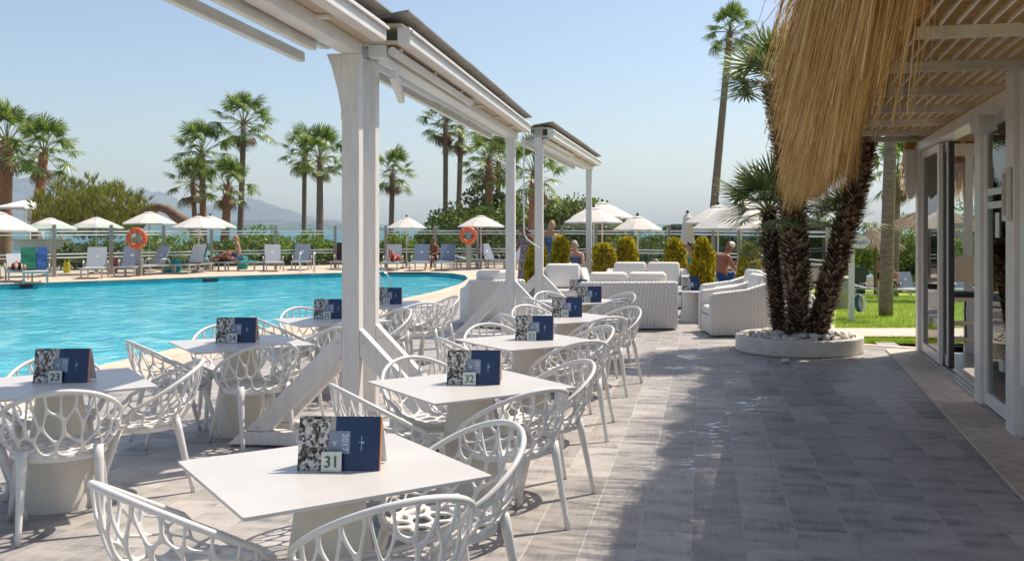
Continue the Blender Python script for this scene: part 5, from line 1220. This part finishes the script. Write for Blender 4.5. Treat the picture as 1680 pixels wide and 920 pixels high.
ladder((-4.72, 20.3, 0.02), R(-98), 'stainless pool ladder at the near edge right of the tall post', 0.95)
ladder((-10.25, 35.35, 0.02), R(20), 'far stainless pool ladder left of the near post', 1.0)

# ------------------------------------------------------------------ people
def skin_mesh(J, E_, rad, m, root):
    names = list(J); idx = {n: i for i, n in enumerate(names)}
    me = bpy.data.meshes.new('body'); me.from_pydata([J[n] for n in names], [(idx[a], idx[b]) for a, b in E_], []); o = bpy.data.objects.new('body', me); COL.objects.link(o)
    o.modifiers.new('skin', 'SKIN'); sv = me.skin_vertices[0].data
    for n in names: q = rad[n]; sv[idx[n]].radius = (q, q) if not hasattr(q, '__len__') else q; sv[idx[n]].use_root = (n == root)
    s_ = o.modifiers.new('s', 'SUBSURF'); s_.levels = 2; s_.render_levels = 2
    b = baked(o); b.materials.clear(); b.materials.append(m); b.polygons.foreach_set('use_smooth', [True] * len(b.polygons)); return b
BONES = [('pel', 'spi'), ('spi', 'che'), ('che', 'nec'), ('nec', 'hed')] + [(a + s, b + s) if a not in ('che', 'pel') else (a, b + s) for s in 'LR' for a, b in (('che', 'sho'), ('sho', 'elb'), ('elb', 'wri'), ('wri', 'pal'), ('pel', 'hip'), ('hip', 'kne'), ('kne', 'ank'), ('ank', 'toe'))]
RAD = dict(pel=(0.145, 0.11), spi=(0.13, 0.10), che=(0.15, 0.105), nec=0.052, hed=0.055)
for s in 'LR': RAD.update({'sho' + s: 0.062, 'elb' + s: 0.042, 'wri' + s: 0.028, 'pal' + s: (0.035, 0.018), 'hip' + s: 0.088, 'kne' + s: 0.058, 'ank' + s: 0.038, 'toe' + s: (0.04, 0.025)})
def pose(base, **kw):
    J = {}
    for k, v in base.items():
        if k.endswith('_'):
            J[k[:-1] + 'L'] = Vector((-v[0], v[1], v[2])); J[k[:-1] + 'R'] = Vector(v)
        else: J[k] = Vector(v)
    for k, v in kw.items(): J[k] = Vector(v)
    return J
STAND = dict(pel=(0, 0, 0.95), spi=(0, 0.0, 1.14), che=(0, 0.01, 1.32), nec=(0, 0.0, 1.49), hed=(0, -0.015, 1.58), sho_=(0.17, 0.01, 1.40), elb_=(0.245, 0.03, 1.13), wri_=(0.25, -0.06, 0.90), pal_=(0.245, -0.09, 0.83), hip_=(0.095, 0, 0.90), kne_=(0.10, -0.02, 0.49), ank_=(0.10, 0.02, 0.08), toe_=(0.12, -0.13, 0.03))
SIT = dict(pel=(0, 0, 0.12), spi=(0, 0.05, 0.31), che=(0, 0.03, 0.49), nec=(0, -0.02, 0.65), hed=(0, -0.05, 0.74), sho_=(0.17, 0.02, 0.57), elb_=(0.24, -0.10, 0.33), wri_=(0.16, -0.30, 0.36), pal_=(0.12, -0.36, 0.38), hip_=(0.10, -0.04, 0.11), kne_=(0.15, -0.44, 0.34), ank_=(0.13, -0.66, 0.06), toe_=(0.13, -0.80, 0.03))
SITC = dict(pel=(0, 0, 0.11), spi=(0, 0.03, 0.30), che=(0, -0.01, 0.48), nec=(0, -0.06, 0.64), hed=(0, -0.10, 0.73), sho_=(0.17, -0.01, 0.56), elb_=(0.23, -0.12, 0.31), wri_=(0.13, -0.32, 0.24), pal_=(0.09, -0.39, 0.24), hip_=(0.10, -0.04, 0.10), kne_=(0.13, -0.45, 0.12), ank_=(0.13, -0.44, -0.29), toe_=(0.14, -0.57, -0.33))
LIE = dict(pel=(0, 0, 0.11), spi=(0, 0.19, 0.11), che=(0, 0.36, 0.13), nec=(0, 0.53, 0.15), hed=(0, 0.62, 0.17), sho_=(0.17, 0.44, 0.12), elb_=(0.26, 0.22, 0.08), wri_=(0.24, -0.02, 0.08), pal_=(0.23, -0.09, 0.08), hip_=(0.09, -0.05, 0.11), kne_=(0.11, -0.44, 0.22), ank_=(0.11, -0.82, 0.06), toe_=(0.12, -0.90, 0.14))
def person(label, loc, rz, J, skin, hair, hairlen=0.0, cloth=(), sc_=1.0, cap=None, group='people around the pool', rad=None):
    t = thing('person', label, 'person', loc, rz, group); t.scale = (sc_,) * 3
    rd = dict(RAD); rd.update(rad or {})
    body = skin_mesh(J, BONES, rd, skin, 'pel'); mb = MB()
    up = (J['hed'] - J['nec']).normalized(); hc = J['hed'] + up * 0.075
    fw = Vector((0, -1, 0)) if abs(up.y) < 0.8 else Vector((0, 0, 1))
    mb.ball(hc, (0.074, 0.092 if abs(up.y) < 0.8 else 0.12, 0.12 if abs(up.y) < 0.8 else 0.092), 14, 10)
    side = up.cross(fw)
    mb.ball(hc + fw * 0.092 - up * 0.012, (0.014, 0.02, 0.022), 6, 5)                       # nose
    for s in (-1, 1): mb.ball(hc + side * 0.075 * s, (0.012, 0.022, 0.03), 6, 5)             # ears
    mb.ball(hc + fw * 0.078 - up * 0.05, (0.024, 0.012, 0.008), 6, 5)                        # mouth
    for s in 'LR':                                                                           # fingers and thumb
        w_, p_ = J['wri' + s], J['pal' + s]; d = (p_ - w_).normalized(); x = d.cross(Vector((0, 0.3, 1))).normalized(); y = d.cross(x)
        for k in range(4):
            b = p_ + x * (k - 1.5) * 0.017; L_ = (0.062, 0.07, 0.066, 0.052)[k]; mb.tube([b, b + d * L_ * 0.55 + y * 0.004, b + d * L_ * 0.9 + y * 0.022], [0.009, 0.008, 0.006], 5)
        mb.tube([w_ + d * 0.03 + x * 0.02, w_ + d * 0.05 + x * 0.045, w_ + d * 0.085 + x * 0.05], [0.011, 0.010, 0.007], 5)
    bm = bmesh.new(); bm.from_mesh(body); m2 = mb.mesh('x', skin, True); bm.from_mesh(m2); bm.to_mesh(body); bm.free(); body.polygons.foreach_set('use_smooth', [True] * len(body.polygons))
    obj('body', body, t)
    mb = MB()
    for s in (-1, 1): mb.ball(hc + fw * 0.082 + side * 0.03 * s + up * 0.012, (0.013, 0.010, 0.008), 6, 5)
    mb.build('eyes', M_CLDARK, t)
    if cap is None:
        mb = MB(); mb.ball(hc - fw * 0.022 + up * 0.028, (0.084, 0.090, 0.112) if abs(up.y) < 0.8 else (0.084, 0.11, 0.09), 12, 8)
        if hairlen: mb.tube([hc - fw * 0.05, hc - fw * 0.085 - up * hairlen * 0.5, hc - fw * 0.08 - up * hairlen], [0.075, 0.07, 0.035], 9)
        mb.build('hair', hair, t, smooth=True)
    else:
        mb = MB(); mb.ball(hc + up * 0.045, (0.088, 0.104, 0.082), 12, 8); mb.build('cap', cap, t, smooth=True)
        MB().box(hc + fw * 0.12 + up * 0.04, (0.13, 0.11, 0.012)).build('cap_peak', cap, t)
    for nm, m, kind in cloth:
        mb = MB()
        if kind == 'dress': mb.lathe([(0.14, 1.37), (0.165, 1.30), (0.145, 1.14), (0.17, 0.97), (0.20, 0.7), (0.24, 0.38)], n=18, sy=0.76, cap=False)
        elif kind == 'top': mb.tube([J['spi'] + (J['che'] - J['spi']) * 0.25, J['che'] + (J['nec'] - J['che']) * 0.28], [0.155, 0.165], 14, sq=0.75)
        elif kind == 'trunks':
            mb.tube([J['pel'] + (J['spi'] - J['pel']) * 0.35, J['pel'] - (J['spi'] - J['pel']) * 0.35], [0.148, 0.165], 12, sq=0.8)
            for s in 'LR': mb.tube([J['hip' + s], J['hip' + s].lerp(J['kne' + s], 0.42)], [0.108, 0.102], 10)
        mb.build(nm, m, t, smooth=True)
    return t
person('blonde woman standing in a navy patterned dress, looking down', (-0.92, 24.2, 0.008), R(18), pose(STAND, hed=(0.03, -0.05, 1.575)), M_SKIN, M_HAIRB, 0.05, [('dress', M_CLNAVY, 'dress')], 1.05)
person('long dark-haired woman in a printed dress behind the braced post', (-1.47, 23.8, 0.008), R(-35), pose(STAND, hed=(-0.02, -0.06, 1.57), elbL=(-0.30, 0.02, 1.14), wriL=(-0.38, -0.06, 0.94), palL=(-0.41, -0.08, 0.88)), M_SKIND, M_HAIRD, 0.42, [('dress', M_CLPRINT, 'dress')], 1.02)
person('blonde woman with sunglasses sitting on a lounger beside a conifer', (-0.22, 25.2, 0.375), R(-28), pose(SITC), M_SKIN, M_HAIRG, 0.06, [('swimsuit', M_CLNAVY, 'top'), ('bottoms', M_CLTEAL, 'trunks')], 1.05)
person('tanned man in a white cap sitting with his back to the terrace', (3.35, 23.4, 0.375), R(125), pose(SITC, che=(0, -0.05, 0.46), nec=(0, -0.13, 0.61), hed=(0, -0.19, 0.69)), M_SKINT, M_HAIRG, 0, [('trunks', M_CLBLUE, 'trunks')], 1.12, cap=M_CLWHITE)
p_ = on_lounger(380, 446, 75, 0.1, 0.37); person('man in blue trunks sitting on a lounger under the double parasol', p_ + Vector((0.0, 0, 0.01)), R(-72), pose(SIT), M_SKIN, M_HAIRB, 0, [('trunks', M_CLBLUE, 'trunks')], 1.08)
p_ = G(703, 444) + Vector((0, 1.4, 0.375)); person('tanned man sitting between two blue-grey loungers near the small parasol', p_, R(-20), pose(SITC), M_SKINT, M_HAIRD, 0, [('trunks', M_CLDARK, 'trunks')], 1.0)
p_ = on_lounger(2, 464, 34, -0.15, 0.36); person('sunbather lying on the low lounger at the left edge', p_, R(34), pose(LIE), M_SKIN, M_HAIRD, 0, [('trunks', M_CLDARK, 'trunks')], 1.0)
p_ = on_lounger(340, 446, 62, -0.25, 0.37); person('sunbather lying under the double parasol', p_, R(62), pose(LIE), M_SKINT, M_HAIRD, 0, [('trunks', M_CLDARK, 'trunks')], 0.95)
person('sunbather in pink lying behind the far sofa with one knee up', (1.45, 24.55, 0.375), R(80), pose(LIE, kneR=(0.11, -0.36, 0.50), ankR=(0.11, -0.55, 0.1), toeR=(0.11, -0.68, 0.06)), M_SKIN, M_HAIRD, 0, [('trunks', M_CLPINK, 'trunks'), ('top', M_CLPINK, 'top')], 1.0)
person('person in a red top sitting left of the far conifers', (0.62, 26.2, 0.36), R(30), pose(SITC), M_SKIND, M_HAIRD, 0.1, [('top', M_CLRED, 'top'), ('bottoms', M_CLPINK, 'trunks')], 1.0)
p_ = on_lounger(640, 445, 3, -0.1, 0.36); person('sunbather in red lying just right of the near white post', p_, R(3), pose(LIE, kneL=(-0.11, -0.36, 0.50), ankL=(-0.11, -0.55, 0.1), toeL=(-0.11, -0.68, 0.06)), M_SKINT, M_HAIRD, 0.0, [('trunks', M_CLRED, 'trunks'), ('top', M_CLRED, 'top')], 1.0)
person('bather sitting far behind the largest golden conifer', (2.75, 24.8, 0.375), R(-60), pose(SIT), M_SKIN, M_HAIRD, 0.1, [('top', M_CLTEAL, 'top'), ('bottoms', M_CLTEAL, 'trunks')], 1.0)
lounger(0, 0, 80, 'flat', 'lounger behind the largest golden conifer', loc=Vector((2.75, 24.85, 0.008)))
q = lawn_at(1443, 46); person('man in dark trunks standing on the lawn beside the grey palm trunk', q, R(150), pose(STAND), M_SKIN, M_HAIRD, 0, [('trunks', M_CLDARK, 'trunks')], 1.0, group='people on the lawn')
q = lawn_at(1463, 38); person('person sitting on a lounger on the lawn right of the grey palm trunk', q + Vector((0.1, 0, 0.37)), R(-60), pose(SIT), M_SKIN, M_HAIRD, 0, [('trunks', M_CLDARK, 'trunks')], 1.0, group='people on the lawn')

# ------------------------------------------------------------------ lawn furniture, sign, bar
def straw_parasol(px, ay, by, hw, Y, label, base_z):
    s = Y / F; zt = AT(px, ay, Y).z - base_z; zb = AT(px, by, Y).z - base_z; rad = hw * s; r = random.Random(int(px))
    t = thing('straw_parasol', label, 'straw parasol', ((px - CX) / F * Y, Y, base_z), 0, 'straw parasols on the lawn')
    MB().lathe([(rad * 0.95, zb), (rad * 0.55, zb + (zt - zb) * 0.48), (0.08, zt - 0.05)], n=26).build('under_thatch', M_MAT, t)
    mb = MB()
    for _ in range(2400):
        a = r.uniform(0, 2 * pi); q = r.random() ** 0.6; x = rad * q; z = zt - (zt - zb) * q ** 1.15 + 0.03; L_ = r.uniform(0.25, 0.5) * rad * 0.6; dz = -(zt - zb) / rad * L_
        sd_ = Vector((-sin(a), cos(a), 0)) * 0.014; p0 = Vector((cos(a) * x, sin(a) * x, z)); p1 = p0 + Vector((cos(a + r.uniform(-0.15, 0.15)) * L_, sin(a) * L_, dz - r.uniform(0, 0.06)))
        mb.add([p0 - sd_, p0 + sd_, p1 + sd_ * 0.5, p1 - sd_ * 0.5], [(0, 1, 2, 3)])
    for _ in range(60):
        a = r.uniform(0, 2 * pi); b = Vector((cos(a) * 0.12, sin(a) * 0.12, zt + r.uniform(0.12, 0.3))); mb.add([(0, 0.02, zt - 0.1), (0, -0.02, zt - 0.1), b], [(0, 1, 2)])
    tag(mb.build('thatch', M_STRAWD, t), kind='stuff')
    MB().tube([(0, 0, 0), (0, 0, zt - 0.05)], 0.07, 9).build('pole', M_BARK, t)
M_STRAWD = mat('weathered_straw', (0.2, 0.14, 0.08), 0.8, island=[(0.10, 0.065, 0.035), (0.22, 0.155, 0.09), (0.36, 0.27, 0.17)])
straw_parasol(1436, 371, 402, 41, 45, 'straw parasol on the lawn behind the arrow sign', lawn_z(45))
straw_parasol(1532, 338, 372, 80, 33, 'large dark straw parasol cut by the pavilion post', lawn_z(33))
straw_parasol(1497, 408, 424, 20, 60, 'small distant dark straw parasol near the pavilion post', lawn_z(60))
straw_parasol(1572, 404, 426, 34, 52, 'distant straw parasol seen through the open door', lawn_z(52))
t = thing('arrow_sign', 'white arrow-shaped sign with teal lettering on a white post', 'sign', (*lawn_at(1397, 18.8)[:2], -0.17), 0)
k = 18.8 / F; zz = lambda py: H + (HY - py) * k + 0.17
MB().box((0, 0, zz(386) / 2), (0.10, 0.09, zz(386))).build('post', M_PLASTIC, t, bevel=0.004)
mb = MB(); a = [(-0.26, zz(386.5)), (0.25, zz(386.5)), (0.36, zz(396.5)), (0.25, zz(407)), (-0.26, zz(407))]
mb.add([(x, -0.075, z) for x, z in a] + [(x, -0.05, z) for x, z in a], [(0, 4, 3, 2, 1), (5, 6, 7, 8, 9)] + [(q, (q + 1) % 5, 5 + (q + 1) % 5, 5 + q) for q in range(5)]); brd = mb.build('board', M_PLASTIC, t)
obj('lettering', text_mesh('Templin', 0.115, mat('teal_lettering', (0.01, 0.20, 0.30), 0.5), 0.001), brd, loc=(0.12, -0.078, zz(397)), rot=(R(90), 0, 0))
q = lawn_at(1409, 44); t = thing('waste_bin', 'dark wheeled waste bin on the lawn beside the sign post', 'bin', q, R(5))
MB().lathe([(0.30, 0.06), (0.40, 1.15)], n=4, phase=pi / 4).build('body', M_BINGREEN, t); MB().box((0, 0, 1.2), (0.62, 0.66, 0.08)).build('lid', M_BINGREEN, t, bevel=0.02)
for s in (-1, 1): MB().tube([(s * 0.2, 0.26, 0.09), (s * 0.27, 0.26, 0.09)], 0.09, 12).build('wheel', M_CLDARK, t)
q = lawn_at(1381, 25.5); t = thing('plant_tub', 'grey ribbed tub standing on the lawn behind the leaning palm', 'tub', q, 0)
MB().lathe([(0.30, 0.0), (0.34, 0.1), (0.33, 0.13), (0.34, 0.16), (0.33, 0.5), (0.35, 0.53), (0.33, 0.56), (0.30, 0.78), (0.27, 0.8)], n=24).build('body', M_POT, t, auto=40); MB().lathe([(0.33, 0.8), (0.33, 0.84), (0.1, 0.9)], n=24).build('lid', M_POT, t, auto=40)
q = lawn_at(1409, 21.5); t = thing('leaning_board', 'blue and white paddle board leaning beside the sign post', 'board', q, R(30))
for nm, m, dx in (('blue_board', M_CLBLUE, 0), ('white_board', M_CLWHITE, 0.09)):
    mb = MB(); mb.prism([(0.10 * cos(a) , 0.24 * sin(a)) for a in [2 * pi * k / 18 for k in range(18)]], -0.02, 0.02); o = mb.build(nm, m, t, loc=(dx, 0, 0.27), rot=(0, R(82), R(90))); o.scale = (2.0, 0.5, 1); o.rotation_euler = (R(90), R(80), 0)
# beach bar far left
t = thing('beach_bar', 'white curved beach bar counter with posts beyond the left fence', 'bar', AT(75, 375, 47) * 1.0, 0); t.location.z = -0.34
s = 47 / F; z1 = H + (HY - 394) * s + 0.34; z0 = H + (HY - 410) * s + 0.34
arc = [((x - 75) * s, -0.9 * sqrt(max(0, 1 - ((x - 70) / 46) ** 2))) for x in range(26, 115, 4)]
mb = MB(); n = len(arc); mb.add([(x, y, z0) for x, y in arc] + [(x, y, z1) for x, y in arc] + [(x, y + 0.5, z1) for x, y in arc] + [(x, y + 0.5, z0) for x, y in arc], [(k + a * n, k + 1 + a * n, k + 1 + ((a + 1) % 4) * n, k + ((a + 1) % 4) * n) for k in range(n - 1) for a in range(4)]); mb.build('counter', M_PLASTIC, t)
mb = MB(); mb.add([(x * 1.02, y - 0.06, z1 + 0.003) for x, y in arc] + [(x * 1.02, y - 0.06, z1 + 0.06) for x, y in arc] + [(x, y + 0.55, z1 + 0.06) for x, y in arc] + [(x, y + 0.55, z1 + 0.003) for x, y in arc], [(k + a * n, k + 1 + a * n, k + 1 + ((a + 1) % 4) * n, k + ((a + 1) % 4) * n) for k in range(n - 1) for a in range(4)]); mb.build('counter_top', M_STOOLW, t)
mb = MB(); mb.box((0, 0.1, z0 / 2), (1.6, 0.8, z0)); mb.build('plinth', M_POT, t)
for x in (42, 63, 97): MB().box(((x - 75) * s, 0.3, (z1 + 2.6) / 2), (0.12, 0.12, 2.6 + 0.2)).build('post', M_PLASTIC, t)
for x in (65, 98): MB().lathe([(0.12, z1 + 0.062), (0.14, z1 + 0.3), (0.06, z1 + 0.42)], ((x - 75) * s, 0.15, 0), 12).build('urn', M_PLASTIC, t, auto=40)
t = thing('white_canopy', 'white fabric canopy on thin posts above the beach bar', 'canopy', (AT(34, 0, 47).x, 47.5, -0.34), 0)
zc = H + (HY - 340) * s + 0.34; zp = H + (HY - 328) * s + 0.34
mb = MB(); hw = 24 * s; mb.add([(-hw, -1.4, zc), (hw, -1.4, zc), (hw, 1.4, zc), (-hw, 1.4, zc), (-hw * 0.2, 0, zp), (hw * 0.2, 0, zp), (-hw, -1.4, zc - 0.1), (hw, -1.4, zc - 0.1), (hw, 1.4, zc - 0.1), (-hw, 1.4, zc - 0.1)], [(0, 1, 5, 4), (1, 2, 5), (2, 3, 4, 5), (3, 0, 4), (0, 6, 7, 1), (1, 7, 8, 2), (2, 8, 9, 3), (3, 9, 6, 0)]); mb.build('roof', M_CLWHITE, t)
for x in (-1, 1):
    for y in (-1, 1): MB().tube([(x * hw * 0.92, y * 1.3, 0), (x * hw * 0.92, y * 1.3, zc)], 0.03, 6).build('post', M_POLE, t)

# thin water films on the paving, sky glint painted in as pale colour
M_WET = mat('water_film_glint', (0.75, 0.80, 0.84), 0.1); r = random.Random(4)
wt = tag(thing('water_splash', 'few water splashes with painted sky glint on the shaded walkway paving', 'splash'), kind=None)
for px, py, n, sp in ((1150, 712, 12, 20), (1180, 700, 9, 12), (1225, 665, 11, 16), (1238, 655, 7, 12), (1140, 758, 6, 14), (1195, 628, 3, 7)):
    for _ in range(n):
        q = G(px + r.gauss(0, sp), py + r.gauss(0, sp * 0.35)); mb = MB(); a0 = r.uniform(0, 3); rx, ry = r.uniform(0.01, 0.07), r.uniform(0.006, 0.024)
        mb.add([(q.x + cos(a) * rx * r.uniform(0.6, 1.2), q.y + sin(a) * ry * r.uniform(0.6, 1.2), 0.0015) for a in [2 * pi * k / 9 for k in range(9)]], [tuple(range(9))]); mb.build('drop', M_WET, wt)

# ------------------------------------------------------------------ air
hz = bpy.data.materials.new('haze_air'); hz.use_nodes = True; N = hz.node_tree.nodes; N.remove(N['Principled BSDF'])
pv = N.new('ShaderNodeVolumePrincipled'); pv.inputs['Color'].default_value = (0.80, 0.90, 1.0, 1); pv.inputs['Density'].default_value = 0.00014; pv.inputs['Anisotropy'].default_value = 0.0
hz.node_tree.links.new(pv.outputs[0], N['Material Output'].inputs['Volume'])
mb = MB(); mb.box((0, 2350, 93), (12400, 5300, 200)); o = tag(mb.build('haze', hz), 'thin pale sea haze filling the air', 'haze', kind='stuff')
